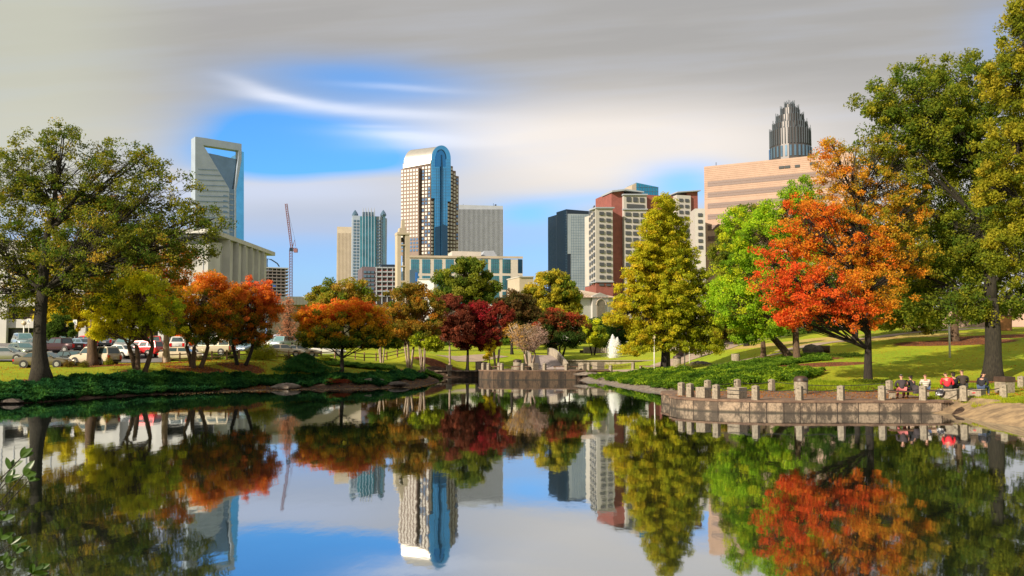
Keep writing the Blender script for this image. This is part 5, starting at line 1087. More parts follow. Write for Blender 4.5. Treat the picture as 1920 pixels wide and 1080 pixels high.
# ------------------------------------------------------------ fence
def fence(label, pts, group=None):
    W_ = [U2(px, 678, D) for px, D in pts]; o0 = (W_[0][0], W_[0][1], tz(*W_[0])); t = thing('rail_fence', label, 'fence', o0)
    q = []
    for i, (x, y) in enumerate(W_):
        z = tz(x, y); b_ = MB(); b_.box((x, y, z+.48), (.16, .16, 1.16), .2*i, taper=.85); b_.build('post', M['wood_rail'], t); q.append(Vector((x, y, z)))
    for a_, b2 in zip(q, q[1:]):
        for h in (.42, .85):
            b_ = MB(); e = Vector((0, 0, h)); d = (b2-a_)*.03; b_.tube([a_+e-d, (a_+b2)/2+e+Vector((0, 0, random.uniform(-.03, .03))), b2+e+d], [.055, .06, .05], 5); b_.build('rail', M['wood_rail'], t)
fence('split-rail fence behind the left lawn, from the pale trunk to the feathery shrub', [(306, 85), (337, 85.4), (367, 86), (397, 86.6), (425, 87.3), (448, 88), (470, 88.7)])
fence('split-rail fence between the feathery shrub and the round orange maple', [(519, 89), (541, 89.7), (562, 90.4), (580, 91.5), (602, 97), (628, 101)])
fence('distant rail fence running right behind the round orange maple', [(640, 102), (666, 104), (683, 105), (705, 107), (725, 109), (745, 111), (765, 113)])

# ------------------------------------------------------------ signs and lamps
def pole(name, label, cat, px, py, D, h, r=.055, m='white_metal', group=None):
    p = P(px, py, D); z = tz(p.x, p.y); t = thing(name, label, cat, (p.x, p.y, z), group=group); b_ = MB(); b_.tube([(p.x, p.y, z-.1), (p.x, p.y, z+h)], [r, r*.8], 8); b_.build('pole', M[m], t, smooth='full'); return t, p.x, p.y, z
M['globe'] = mat('globe_lamp', (.62, .52, .32), .3); M['sign_blue'] = mat('sign_blue', (.02, .12, .30), .4); M['sign_green'] = mat('sign_green', (.03, .25, .15), .4)
t, x, y, z = pole('street_lamp', 'globe lamp on a cream post below the balcony', 'street lamp', 44, 640, 116, 2.8, .1)
b_ = MB(); b_.lathe((x, y, z+2.8), [(.1, -.05), (.25, .05), (.33, .25), (.25, .48), (.05, .55)], 14); b_.build('globe', M['globe'], t, smooth=True)
for px, D, lab in ((53, 114, 'leftmost accessible parking sign, beside the globe lamp'), (111, 108, 'accessible parking sign behind the grey sedan'), (140, 108, 'rightmost accessible parking sign, near the split trunk')):
    t, x, y, z = pole('parking_sign', lab, 'sign', px, 645, D, 3.6, .04, group='accessible parking signs')
    b_ = MB(); b_.box((x, y-.06, z+3.3), (.5, .03, .7)); b_.build('sign_panel', M['white_metal'], t)
    b_ = MB(); b_.tube([(x-.02, y-.085, z+3.50), (x-.02, y-.085, z+3.51)], .06, 8); b_.box((x-.02, y-.085, z+3.36), (.07, .02, .22)); b_.box((x+.04, y-.085, z+3.27), (.15, .02, .06)); b_.box((x+.11, y-.085, z+3.18), (.06, .02, .16))
    b_.lathe((0, 0, 0), [(.001, 0), (.001, .001)], 3); 
    for k in range(9): an = math.pi*(.75+k*.14); b_.box((x+.0+.15*math.cos(an), y-.085, z+3.2+.13*math.sin(an)), (.05, .02, .05))
    b_.build('wheelchair_symbol', M['sign_blue'], t)
for px, py, D, h, lab in ((1227, 698, 84, 3.6, 'slim pale post standing just left of the conical tree trunk'), (1293, 684, 100, 4.0, 'slim lamp post at the foot of the ramp'), (1327, 670, 112, 4.0, 'slim lamp post halfway up the ramp'), (1284, 691, 92, 2.6, 'short thin post beside the beige bin'), (1300, 672, 118, 3.5, 'thin pale post behind the ramp wall')):
    t, x, y, z = pole('lamp_post', lab, 'lamp post', px, py, D, h, .07, group='slim lamp posts'); b_ = MB(); b_.lathe((x, y, z+h), [(.16, 0), (.2, .1), (.12, .3), (.03, .34)], 10); b_.build('lamp_head', M['globe'], t)
t, x, y, z = pole('lamp_post', 'leaning white pole on the sunlit right lawn', 'lamp post', 1781, 666, 74, 3.4, .09)
b_ = MB(); b_.lathe((x, y, z+3.4), [(.16, 0), (.2, .1), (.12, .3), (.03, .34)], 10); b_.build('lamp_head', M['globe'], t)

# ------------------------------------------------------------ terraces
def terrace(label, poly, zt, wall, cap, pan, open_edge=None):
    t = thing('waterside_terrace', label, 'terrace', (poly[3][0], poly[3][1], 0))
    b_ = MB(); b_.prism(poly, -.5, zt-.12); b_.build('retaining_wall', wall, t)
    cx = sum(p[0] for p in poly)/len(poly); cy = sum(p[1] for p in poly)/len(poly)
    b_ = MB(); big = [(cx+(x-cx)*1.012, cy+(y-cy)*1.012) for x, y in poly]; b_.prism(big, zt-.12+.001, zt); b_.build('coping_deck', cap, t)
    b_ = MB()
    n = len(poly)
    for i in range(n):
        a_ = Vector((*poly[i], 0)); c_ = Vector((*poly[(i+1) % n], 0)); L = (c_-a_).length; k = max(1, round(L/pan))
        for j in range(k): p = a_.lerp(c_, j/k); b_.box((p.x, p.y, (zt-.12)/2-.1), (.035, .035, zt+.06), 0)
    b_.build('wall_joints', M['black_stain'], t); return t
M['black_stain'] = mat('joint_stain', (.05, .035, .028), .9)
TRall = [(10.5, 57.8), (9.9, 55)]+TRW+[(24.6, 46.7), (25, 55.5), (17, 58)]
terrace('curved concrete terrace at the near right with its deck above the water', TRall, TR_Z, M['stain_shade_wall'], M['deck'], 1.2)
TCall = [U2(896, 694, 109), U2(898, 694, 102.5), U2(903, 694, 99.8), U2(925, 694, 98.4), U2(960, 694, 98.2), U2(1080, 694, 98.8), U2(1140, 694, 100.5), U2(1140, 694, 109)]
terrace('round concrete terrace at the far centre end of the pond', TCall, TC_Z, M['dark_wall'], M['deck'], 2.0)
# inlet retaining wall
t = thing('stone_wall', 'low dark stone wall at the back of the inlet left of the round terrace', 'wall', (*U2(862, 700, 108.5), 0)); b_ = MB()
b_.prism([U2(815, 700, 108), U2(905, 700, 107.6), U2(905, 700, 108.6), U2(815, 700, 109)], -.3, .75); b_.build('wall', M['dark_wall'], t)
b_ = MB(); b_.prism([U2(814, 700, 107.7), U2(905.5, 700, 107.3), U2(905, 700, 108.7), U2(815, 700, 109.1)], .751, .9); b_.build('coping', M['stain_shade_wall'], t)

def post_mesh():
    t = thing('bollard', 'x', 'bollard', (0, 0, 0), 0)
    b_ = MB(); w_ = .175
    for z0, z1, a_, b2 in ((-.05, .78, w_*1.02, w_*.96),): b_.add([(-a_, -a_, z0), (a_, -a_, z0), (a_, a_, z0), (-a_, a_, z0), (-b2, -b2, z1), (b2, -b2, z1), (b2, b2, z1), (-b2, b2, z1), (0, 0, z1+.075)], [(0, 1, 5, 4), (1, 2, 6, 5), (2, 3, 7, 6), (3, 0, 4, 7), (4, 5, 8), (5, 6, 8), (6, 7, 8), (7, 4, 8), (3, 2, 1, 0)])
    o = b_.build('shaft', M['post'], t)
    md = o.modifiers.new('bevel', 'BEVEL'); md.width = .018; md.segments = 2
    for s in (-1, 1):
        b_ = MB(); b_.tube([(s*w_*.9, 0, .66), (s*(w_+.04), 0, .66)], .025, 6); b_.build('chain_ring', M['black'], t)
    return t
post0 = [None]
def bollard(x, y, z, rot, lab, grp, s=1.0):
    if post0[0] is None: t = post0[0] = post_mesh()
    else: t = copy_tree(post0[0])
    t.location = (x, y, z); t.rotation_euler = (0, 0, rot); t.scale = (s, s, s); t['label'] = lab; t['group'] = grp; return Vector((x, y, z+.66*s))
def chain(a_, b2, lab, grp, sag=.16):
    o0 = tuple((a_+b2)/2); b_ = MB(); pts = []
    for k in range(13): f = k/12; p = a_.lerp(b2, f); p.z -= sag*4*f*(1-f); pts.append(p)
    b_.tube(pts, .024, 5); o = b_.build('chain', M['black'], None, loc=o0); setp(o, lab, 'chain', grp)
NP = [(1278, 51.4), (1294, 50.0), (1343, 48.2), (1417, 47.0), (1499, 46.75), (1577, 46.75), (1654, 46.75), (1731, 46.75), (1807, 46.75), (1882, 46.6)]
ordn = ['first', 'second', 'third', 'fourth', 'fifth', 'sixth', 'seventh', 'eighth', 'ninth', 'tenth']
pv = []
for i, (px, D) in enumerate(NP):
    x, y = U2(px, 750, D); z = TR_Z if px < 1800 else (TR_Z if px < 1850 else tz(x, y)); pv.append(bollard(x, y, z, math.radians(42+i*2 if i < 4 else 49), f'{ordn[i]} concrete bollard from the left along the water edge of the near terrace', 'bollards on the near terrace edge'))
for i in range(len(pv)-1): chain(pv[i], pv[i+1], f'chain slung between the {ordn[i]} and {ordn[i+1]} bollards of the near terrace edge', 'chains between the near bollards')
bk = []
for i, (px, D, lab) in enumerate([(1327, 55.5, 'back-row bollard left behind the box planters of the near terrace'), (1383, 57.0, 'back-row bollard in front of the dark green ground cover'), (1447, 57.2, 'back-row bollard left of the waste bin'), (1668, 55.0, 'back-row bollard just right of the orange maple trunk'), (1916, 54, 'back-row bollard at the right edge of the picture')]):
    x, y = U2(px, 740, D); bk.append(bollard(x, y, TR_Z if i < 4 else tz(x, y), math.radians(30), lab, 'back-row bollards of the near terrace'))
chain(bk[0], bk[1], 'chain between the two left back-row bollards', 'chains of the back row'); chain(bk[1], bk[2], 'chain between the middle back-row bollards', 'chains of the back row'); chain(bk[2], bk[3], 'long chain behind the waste bin', 'chains of the back row', .25)
CPs = [(906, 102.3), (916, 100.8), (936, 103.5), (941, 99.6), (980, 99.2), (1021, 99.4), (1062, 99.6), (1104, 100), (1145, 101), (1187, 103)]
pv = []
for i, (px, D) in enumerate(CPs):
    x, y = U2(px, 690, D); pv.append(bollard(x, y, max(TC_Z, tz(x, y)) if i < 8 else tz(x, y), math.radians(50), f'{ordn[i]} concrete bollard from the left on the far round terrace', 'bollards on the far terrace', 1.02))
for i in range(3, len(pv)-1): chain(pv[i], pv[i+1], f'chain between the {ordn[i]} and {ordn[i+1]} bollards of the far terrace', 'chains between the far bollards')
chain(pv[0], pv[1], 'chain between the two leftmost bollards of the far terrace', 'chains between the far bollards')
def planter(px, D, w_, h, rot, lab, zb, name='box_planter'):
    x, y = U2(px, 740, D); t = thing(name, lab, 'planter', (x, y, zb), 0, 'concrete box planters'); b_ = MB(); hw = w_/2; iw = hw-.1
    v = [(-hw, -hw), (hw, -hw), (hw, hw), (-hw, hw)]; vi = [(-iw, -iw), (iw, -iw), (iw, iw), (-iw, iw)]
    vs = [(a_, c_, 0) for a_, c_ in v]+[(a_, c_, h) for a_, c_ in v]+[(a_, c_, h) for a_, c_ in vi]+[(a_, c_, h-.12) for a_, c_ in vi]
    fs = [(3, 2, 1, 0)]+[(i, (i+1) % 4, 4+(i+1) % 4, 4+i) for i in range(4)]+[(4+i, 4+(i+1) % 4, 8+(i+1) % 4, 8+i) for i in range(4)]+[(8+i, 8+(i+1) % 4, 12+(i+1) % 4, 12+i) for i in range(4)]
    b_.add(vs, fs); o = b_.build('shell', M['post'], t); md = o.modifiers.new('bevel', 'BEVEL'); md.width = .015
    b_ = MB(); b_.box((0, 0, h-.13), (iw*2-.01, iw*2-.01, .03)); b_.build('soil', M['lid'], t); t.rotation_euler = (0, 0, rot)
planter(1319, 49.4, .66, .62, .7, 'small concrete box planter between the second and third near bollards', TR_Z)
planter(1382, 48.6, .82, .64, .7, 'concrete box planter between the third and fourth near bollards', TR_Z)
planter(1783, 47.8, .95, .60, .75, 'concrete box seat under the person in the red jacket', TR_Z, 'concrete_box')
planter(1829, 48.0, .85, .56, .75, 'concrete box holding dark bags, right of the brown-jacketed person', TR_Z, 'concrete_box')
planter(1001, 100.4, .82, .85, .6, 'concrete box planter below the footbridge', TC_Z); planter(1095, 101.5, 1.0, .8, .6, 'concrete box planter near the right end of the far terrace', TC_Z); planter(1122, 103.5, 1.1, .9, .5, 'tall concrete planter with a dark side beside the fountain basin', 1.15)
def bench(px0, px1, D0, D1, zb, lab, h=.46, group='benches on the terraces', dep=.5):
    a_ = Vector((*U2(px0, 740, D0), 0)); c_ = Vector((*U2(px1, 740, D1), 0)); m_ = (a_+c_)/2; L = (c_-a_).length; t = thing('park_bench', lab, 'bench', (m_.x, m_.y, zb), 0, group)
    b_ = MB(); b_.box((0, 0, h-.04), (L, dep, .09)); b_.build('seat', M['wood'], t)
    for s in (-1, 1): b_ = MB(); b_.box((s*(L/2-.16), 0, (h-.08)/2), (.18, dep*.8, h-.08)); b_.build('leg', M['post'], t)
    t.rotation_euler = (0, 0, math.atan2((c_-a_).y, (c_-a_).x)); return t
bench(1668, 1734, 48.2, 48.4, TR_Z, 'wooden bench under the two people at the left of the seated group'); bench(1732, 1764, 49.4, 49.2, TR_Z, 'short bench under the person in the striped shirt')
bench(958, 994, 100.4, 100.2, TC_Z, 'low bench on the left of the far terrace'); bench(1038, 1084, 100.4, 100.6, TC_Z, 'low bench in front of the footbridge'); bench(1200, 1246, 101, 99, 1.2, 'long pale bench left of the conical tree trunk'); bench(918, 938, 101.2, 100.6, TC_Z, 'short bench behind the leftmost far bollards')
def bin_(px, D, zb, lab, r=.33, h=.78, lid=True, m='post'):
    x, y = U2(px, 735, D); t = thing('waste_bin', lab, 'waste bin', (x, y, zb)); b_ = MB(); b_.lathe((x, y, zb), [(r, 0), (r*1.03, .05), (r*1.03, h-.03), (r, h)], 20); b_.build('drum', M[m], t, smooth=True)
    if lid:
        b_ = MB(); b_.lathe((x, y, zb+h+.002), [(r*1.08, 0), (r*1.08, .1), (r*.98, .24), (r*.7, .33), (r*.15, .36)], 20); l_ = b_.build('lid', M['lid'], t, smooth=True)
        b_ = MB(); b_.box((x+.1, y-r*.95, zb+h+.14), (.26, .2, .14)); b_.build('opening', M['black'], l_)
bin_(1502, 53.5, TR_Z, 'large round waste bin with a brown domed lid behind the near terrace', .42, .80); bin_(970, 102, TC_Z, 'round concrete bin with a domed top on the far terrace', .5, .95, True)
bin_(1380, 86, tz(*U2(1380, 690, 86)), 'short round concrete drum on the lawn edge under the lime green tree', .42, .9, False); bin_(1311, 105, tz(*U2(1311, 690, 105)), 'dark round bin at the foot of the ramp', .4, 1.1); bin_(1270, 98, tz(*U2(1270, 690, 98)), 'pale round bin right of the conical tree trunk', .45, 1.1)
x, y = U2(1884, 735, 50.5); t = thing('waste_bin', 'square brown-topped waste bin right of the seated group', 'waste bin', (x, y, TR_Z)); b_ = MB(); b_.box((x, y, TR_Z+.45), (.75, .75, .9), .3); b_.build('drum', M['post'], t)
b_ = MB(); b_.box((x, y, TR_Z+1.06), (.84, .84, .30), .3, taper=.95); b_.build('lid', M['lid'], t)
x, y = U2(1880, 610, 103); z = tz(x, y); t = thing('utility_box', 'orange-brown box in front of the beige wall on the right hill', 'box', (x, y, z)); b_ = MB(); b_.box((x, y, z+.9), (1.6, 1.2, 1.8)); b_.build('body', mat('rusty_box', (.34, .15, .05), .8), t); b_ = MB(); b_.box((x, y, z+1.85), (1.8, 1.4, .1)); b_.build('lid', M['lid'], t)

# footbridge
t = thing('footbridge', 'arched concrete footbridge with curved solid parapets behind the far terrace', 'bridge', (*U2(1035, 690, 110), 1.0))
def bridge_side(px_near, px_far, name, mat_, top_near, top_mid, top_far):
    b_ = MB(); pts = []
    a_ = Vector((*U2(px_near, 690, 103.5), 0)); c_ = Vector((*U2(px_far, 690, 118), 0)); d = (c_-a_).normalized(); n_ = Vector((-d.y, d.x, 0))*.16
    k = 14; prev = None
    for i in range(k+1):
        f = i/k; p = a_.lerp(c_, f); zt = 1.95+1.9*math.sin(math.pi*.5*min(1, f*1.1)); zb = .2
        row = [(p-n_), (p+n_), (p+n_), (p-n_)]; row = [(r.x, r.y, z) for r, z in zip(row, (zb, zb, zt, zt))]
        if prev: b_.add(prev+row, [(0, 4, 5, 1), (1, 5, 6, 2), (2, 6, 7, 3), (3, 7, 4, 0)])
        prev = row; first = row if i == 0 else first
    b_.add(first, [(0, 1, 2, 3)]); b_.add(prev, [(3, 2, 1, 0)]); b_.build(name, mat_, t)
bridge_side(1063, 1028, 'parapet', M['concrete'], 0, 0, 0); bridge_side(998, 984, 'parapet', M['concrete'], 0, 0, 0)
b_ = MB(); prev = None
for i in range(15):
    f = i/14; a_ = Vector((*U2(1062.5, 690, 103.5), 0)).lerp(Vector((*U2(1027.5, 690, 118), 0)), f); c_ = Vector((*U2(998.5, 690, 103.5), 0)).lerp(Vector((*U2(984.5, 690, 118), 0)), f)
    z = 1.14+1.7*math.sin(math.pi*.5*min(1, f*1.1)); row = [(c_.x, c_.y, z), (a_.x, a_.y, z), (a_.x, a_.y, z-.4), (c_.x, c_.y, z-.4)]
    if prev: b_.add(prev+row, [(0, 1, 5, 4), (1, 2, 6, 5), (2, 3, 7, 6), (3, 0, 4, 7)])
    prev = row
b_.build('deck', M['grey_light'] if False else mat('bridge_paving', (.33, .27, .25), .9), t)
# fountain
x0, y0 = U2(1155, 690, 124); zb = tz(x0, y0); 
t = thing('fountain_basin', 'long low stone fountain basin with a pinkish lit wall', 'basin', (x0, y0, 1.0))
A_p = [U2(1058, 680, 111), U2(1240, 680, 111), U2(1275, 680, 120), U2(1250, 680, 134), U2(1062, 680, 134), U2(1045, 680, 122)]
zt = P(1150, 677, 111).z
b_ = MB(); n = len(A_p); cx = sum(p[0] for p in A_p)/n; cy = sum(p[1] for p in A_p)/n; B_p = [(cx+(x-cx)*.94, cy+(y-cy)*.92) for x, y in A_p]
vs = [(x, y, .5) for x, y in A_p]+[(x, y, zt) for x, y in A_p]+[(x, y, zt) for x, y in B_p]+[(x, y, zt-.3) for x, y in B_p]
b_.add(vs, [(i+k*n, (i+1) % n+k*n, (i+1) % n+(k+1)*n, i+(k+1)*n) for k in range(3) for i in range(n)]+[tuple(3*n+i for i in range(n))]); b_.build('basin_wall', M['concrete'], t)
b_ = MB(); cp_ = [(cx+(x-cx)*1.006, cy+(y-cy)*1.02) for x, y in A_p]; 
vs = [(x, y, zt+.002) for x, y in cp_]+[(x, y, zt+.14) for x, y in cp_]+[(x, y, zt+.14) for x, y in B_p]+[(x, y, zt+.002) for x, y in B_p]
b_.add(vs, [(i+k*n, (i+1) % n+k*n, (i+1) % n+((k+1) % 4)*n, i+((k+1) % 4)*n) for k in range(4) for i in range(n)]); b_.build('coping', M['post'], t)
b_ = MB(); b_.prism(B_p, zt-.29, zt-.12); b_.build('basin_water', m_w if False else bpy.data.materials['pond_water'], t)
m, N, bs = newmat('fountain_spray'); N.t.nodes.remove(bs); d_ = N.n('ShaderNodeBsdfDiffuse'); t_ = N.n('ShaderNodeBsdfTranslucent'); mx = N.n('ShaderNodeMixShader'); mx.inputs[0].default_value = .5; d_.inputs[0].default_value = t_.inputs[0].default_value = (.97, .97, .97, 1); N.l(d_.outputs[0], mx.inputs[1]); N.l(t_.outputs[0], mx.inputs[2]); N.l(mx.outputs[0], N.t.nodes['Material Output'].inputs['Surface'])
M['spray'] = m
jx, jy = U2(1149, 690, 121); jt = P(1149, 627, 121).z; jb = zt-.15; H = jt-jb
t = thing('fountain_jet', 'tall white water jet rising from the fountain basin', 'fountain', (jx, jy, jb))
rg = np.random.default_rng(3)
def spray(name, n, w0, pw, xo, hh, size):
    h = rg.random(n)**1.1; w_ = w0*(.22+.95*np.sin(np.pi*np.clip(h, 0, 1)**.9)**.8)*(1-h)**.25; an = rg.random(n)*6.283; rr = np.abs(rg.normal(size=n))*.36
    C = np.stack([jx+xo*(h)+np.cos(an)*rr*w_, jy+np.sin(an)*rr*w_, jb+h*hh], 1); global RNG; RNG = rg
    s = size*rg.uniform(.5, 1.3, n); a_ = np.stack([np.zeros(n), np.zeros(n), s*2.6], 1); an2 = rg.random(n)*3.14; b2 = np.stack([np.cos(an2), np.sin(an2), np.zeros(n)], 1)*s[:, None]*.5
    V = np.stack([C-a_*.5, C+b2, C+a_*.5, C-b2], 1).reshape(-1, 3); np_mesh(name, V, 4, M['spray'], t)
spray('core_spray', 32000, .85, 1, 0, H, .05); spray('outer_spray', 20000, 1.05, 1, .7, H*.9, .03); spray('falling_mist', 12000, 2.0, 1, .5, H*.75, .022)
# balustrades beyond the fountain
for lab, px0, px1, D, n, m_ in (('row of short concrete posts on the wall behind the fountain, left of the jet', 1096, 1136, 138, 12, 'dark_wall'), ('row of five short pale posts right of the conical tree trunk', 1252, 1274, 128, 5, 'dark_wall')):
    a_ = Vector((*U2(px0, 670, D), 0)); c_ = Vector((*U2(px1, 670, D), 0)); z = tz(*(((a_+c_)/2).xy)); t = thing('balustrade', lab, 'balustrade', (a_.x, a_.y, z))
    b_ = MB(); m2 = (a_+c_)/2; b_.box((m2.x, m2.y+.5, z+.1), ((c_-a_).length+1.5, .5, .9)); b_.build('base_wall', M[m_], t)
    for k in range(n): p = a_.lerp(c_, k/(n-1)); b_ = MB(); b_.box((p.x, p.y, z+.55), (.32, .32, 1.0), .6, taper=.95); b_.build('post', M['post'], t)
# ramp wall, beige walls on the hill
def ramp_wall(name, lab, pts, h, th, m_, capm):
    t = thing(name, lab, 'wall', (*U2(pts[0][0], 680, pts[0][1]), tz(*U2(pts[0][0], 680, pts[0][1])))); b_ = MB(); c_b = MB(); prev = None; pc = None
    for px, D in pts:
        x, y = U2(px, 670, D); z = tz(x, y); row = [(x, y, z-.5), (x, y+th, z-.5), (x, y+th, z+h), (x, y, z+h)]; rc = [(x, y-.06, z+h+.002), (x, y+th+.06, z+h+.002), (x, y+th+.06, z+h+.14), (x, y-.06, z+h+.14)]
        if prev: b_.add(prev+row, [(0, 4, 5, 1), (1, 5, 6, 2), (2, 6, 7, 3), (3, 7, 4, 0)]); c_b.add(pc+rc, [(0, 4, 5, 1), (1, 5, 6, 2), (2, 6, 7, 3), (3, 7, 4, 0)])
        else: b_.add(row, [(0, 1, 2, 3)]); c_b.add(rc, [(0, 1, 2, 3)])
        prev, pc = row, rc
    b_.add(prev, [(3, 2, 1, 0)]); c_b.add(pc, [(3, 2, 1, 0)]); b_.build('wall', M[m_], t); c_b.build('coping', M[capm], t)
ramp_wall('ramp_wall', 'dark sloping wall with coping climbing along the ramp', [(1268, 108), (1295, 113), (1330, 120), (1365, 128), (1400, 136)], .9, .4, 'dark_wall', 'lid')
F18 = Fac((1690, 128), (2060, 112), 600); t = thing('garden_wall', 'long sunlit beige wall along the top of the right hill', 'wall', F18.at(4, 6, 0)); b_ = MB(); F18.slab(b_, [(1690, 640), (2060, 640), (2060, 545), (1800, 575), (1690, 596)], 0, -1.2); b_.build('wall', M['beige_pink'], t)
b_ = MB(); F18.slab(b_, [(1690, 596), (1800, 575), (2060, 545), (2060, 542), (1800, 572.5), (1690, 594)], .15, -1.35); b_.build('coping', M['beige'], t)
F19 = Fac((1298, 160), (1345, 165), 620); t = thing('stone_wall_block', 'sunlit pale wall seen between the conical tree and the ramp', 'wall', F19.at(1, 5, 0)); b_ = MB(); F19.slab(b_, [(1296, 690), (1342, 690), (1342, 622), (1296, 626)], 0, -4); b_.build('wall', M['beige'], t)
b_ = MB(); F19.slab(b_, [(1295, 626), (1343, 622), (1343, 620.5), (1295, 624.5)], .2, -4.2); b_.build('coping', M['cream'], t)
# small pillars left of the round terrace, and edge blocks
for px, D, lab in ((842, 108, 'short square concrete pillar behind the maroon tree trunk'), (897, 110, 'square concrete pillar among the dark red trees'), (908, 110, 'second square concrete pillar behind the young yellow tree')):
    x, y = U2(px, 680, D); z = tz(x, y); t = thing('stone_pillar', lab, 'pillar', (x, y, z)); b_ = MB(); b_.box((x, y, z+.6), (.6, .6, 1.3), .5); b_.build('shaft', M['post'], t); b_ = MB(); b_.box((x, y, z+1.3), (.72, .72, .1), .5); b_.build('cap', M['stain_shade_wall'], t)
# boulders and sloping concrete bank
def rock(px, D, r, h, lab, m_='rock', rot=0, dz=0):
    x, y = U2(px, 720, D); z = tz(x, y)+dz; b_ = MB(); nv = []; rr = random.Random(px)
    prof = [(.75, -.1), (1.0, .15), (.92, .5), (.6, .85), (.2, 1.0)]; n = 11
    off = [1+rr.uniform(-.35, .35) for _ in range(n)]; h *= .8; vs = []
    for k, (q, zz) in enumerate(prof):
        for j in range(n): an = 2*math.pi*j/n+rot; o_ = off[j]*(1+rr.uniform(-.16, .16)); vs.append((x+math.cos(an)*q*r*o_, y+math.sin(an)*q*r*.7*o_, z+zz*h*(1+rr.uniform(-.1, .1))))
    b_.add(vs, [(i*n+j, i*n+(j+1) % n, (i+1)*n+(j+1) % n, (i+1)*n+j) for i in range(len(prof)-1) for j in range(n)]+[tuple(range(n-1, -1, -1)), tuple((len(prof)-1)*n+j for j in range(n))])
    o = b_.build('boulder', M[m_], None, loc=(x, y, z), smooth=False); setp(o, lab, 'rock', 'rocks by the water')
M['rock'] = mat('bank_rock', (.12, .10, .08), .9, scale=2, c2=(.05, .037, .03), bump=.08); M['rock_pale'] = mat('pale_rock', (.23, .20, .165), .9, scale=2.5, c2=(.10, .07, .055), bump=.05)
M['bank'] = mat('sandy_concrete', (.40, .28, .15), .9, scale=1.3, c2=(.16, .11, .065), bump=.03, bscale=5)
for px, D, r, h, lab in [(536, 75, 1.2, .55, 'pale rock at the waterline below the mounded juniper'), (700, 79, 1.3, .4, 'long rock slab right of the dark red shrub'), (740, 80, 1.5, .4, 'tilted rock slab near the end of the left bank'), (18, 54.6, .9, .35, 'grey rock at the water edge on the far left'),
    (1100, 98.5, 1.3, .5, 'rock at the right foot of the round terrace'), (1140, 92.0, 1.0, .35, 'flat rock on the bank right of the round terrace'), (1522, 82, 1.3, 1.2, 'dark boulder pile beside the lime green tree trunk'), (1313, 96, 1.2, .75, 'dark rounded boulder beyond the conical tree')]:
    rock(px, D, r, h, lab, 'rock_pale' if px in (536, 590, 1100, 700) else 'rock')
for px, D, lab, r, m_ in [(1545, 82.3, 'sawn log end lying beside the boulder pile', .4, 'bark_warm')]:
    x, y = U2(px, 700, D); z = tz(x, y); b_ = MB(); b_.tube([(x-.8, y+.4, z+.35), (x+.5, y-.3, z+.38)], [.42, .38], 12); o = b_.build('log', M[m_], None, loc=(x, y, z), smooth=True); setp(o, lab, 'log')
def bank(name, lab, shore, wd, rise, m_, drop=.5):
    b_ = MB(); prev = None
    for i, (x, y) in enumerate(shore):
        x2, y2 = shore[min(i+1, len(shore)-1)]; x1, y1 = shore[max(i-1, 0)]; d = Vector((x2-x1, y2-y1, 0)).normalized(); n_ = Vector((-d.y, d.x, 0))
        if inside(np.array([x+n_.x*.8]), np.array([y+n_.y*.8]), POND)[0]: n_ = -n_
        row = []
        for f, zz in ((-.9, -drop), (0, .02), (.35, rise*.42), (.7, rise*.8), (1.0, rise)):
            j = .05*math.sin(i*1.7+f*5); row.append((x+n_.x*wd*f, y+n_.y*wd*f, zz+j*max(0, f)))
        if prev: b_.add(prev+row, [(k, k+1, k+6, k+5) for k in range(4)])
        prev = row
    o = b_.build(name, M[m_], None, loc=(shore[0][0], shore[0][1], 0), smooth='full', fix=False); setp(o, lab, 'bank'); return o
def dense(pts, st=.8):
    out = []
    for a_, c_ in zip(pts, pts[1:]):
        L = math.hypot(c_[0]-a_[0], c_[1]-a_[1]); k = max(1, int(L/st)); out += [(a_[0]+(c_[0]-a_[0])*i/k, a_[1]+(c_[1]-a_[1])*i/k) for i in range(k)]
    return out+[pts[-1]]
bank('concrete_bank', 'sunlit sandy concrete slope at the right edge of the pond', dense([(23.2, 46.6), (24.2, 46.0), sh(1850, 790), sh(1925, 801), (24.5, 33), (27, 24)]), 2.2, .80, 'bank')
bank('concrete_bank', 'thin pinkish concrete edge below the bright green ground cover', dense([sh(1080, 711.2)]+RIGHTSH[1:6]+[sh(1262, 740)], .5), 1.1, .38, 'rock_pale')

# ------------------------------------------------------------ near foreground shrub
t = thing('foreground_shrub', 'glossy-leaved branches reaching in at the lower left corner', 'shrub', (-3.6, 4.6, .8)); rg = random.Random(4)
m, N, bs = newmat('glossy_leaf'); bs.inputs['Base Color'].default_value = (.04, .085, .016, 1); bs.inputs['Roughness'].default_value = .4; bs.inputs['Subsurface Weight'].default_value = 0
tr_ = N.n('ShaderNodeBsdfTranslucent'); tr_.inputs['Color'].default_value = (.10, .20, .02, 1); mx = N.n('ShaderNodeMixShader'); mx.inputs[0].default_value = .3; N.l(bs.outputs[0], mx.inputs[1]); N.l(tr_.outputs[0], mx.inputs[2]); N.l(mx.outputs[0], N.t.nodes['Material Output'].inputs['Surface'])
def bigleaf(b_, p, d, L):
    d = Vector(d).normalized(); s = d.cross(Vector((rg.uniform(-.4, .4), -1, rg.uniform(-.3, .5)))).normalized(); n_ = s.cross(d).normalized(); vs = []; k = 6
    for i in range(k+1):
        f = i/k; w_ = L*.17*math.sin(math.pi*min(1, f*.93+.07))**.8*(1 if i < k else 0)+.0008; c_ = p+d*(L*f)-Vector((0, 0, 1))*(L*.18*f*f); vs += [c_-s*w_+n_*w_*.35, c_, c_+s*w_+n_*w_*.35]
    b_.add(vs, [(i*3+j, i*3+j+1, i*3+j+4, i*3+j+3) for i in range(k) for j in (0, 1)])
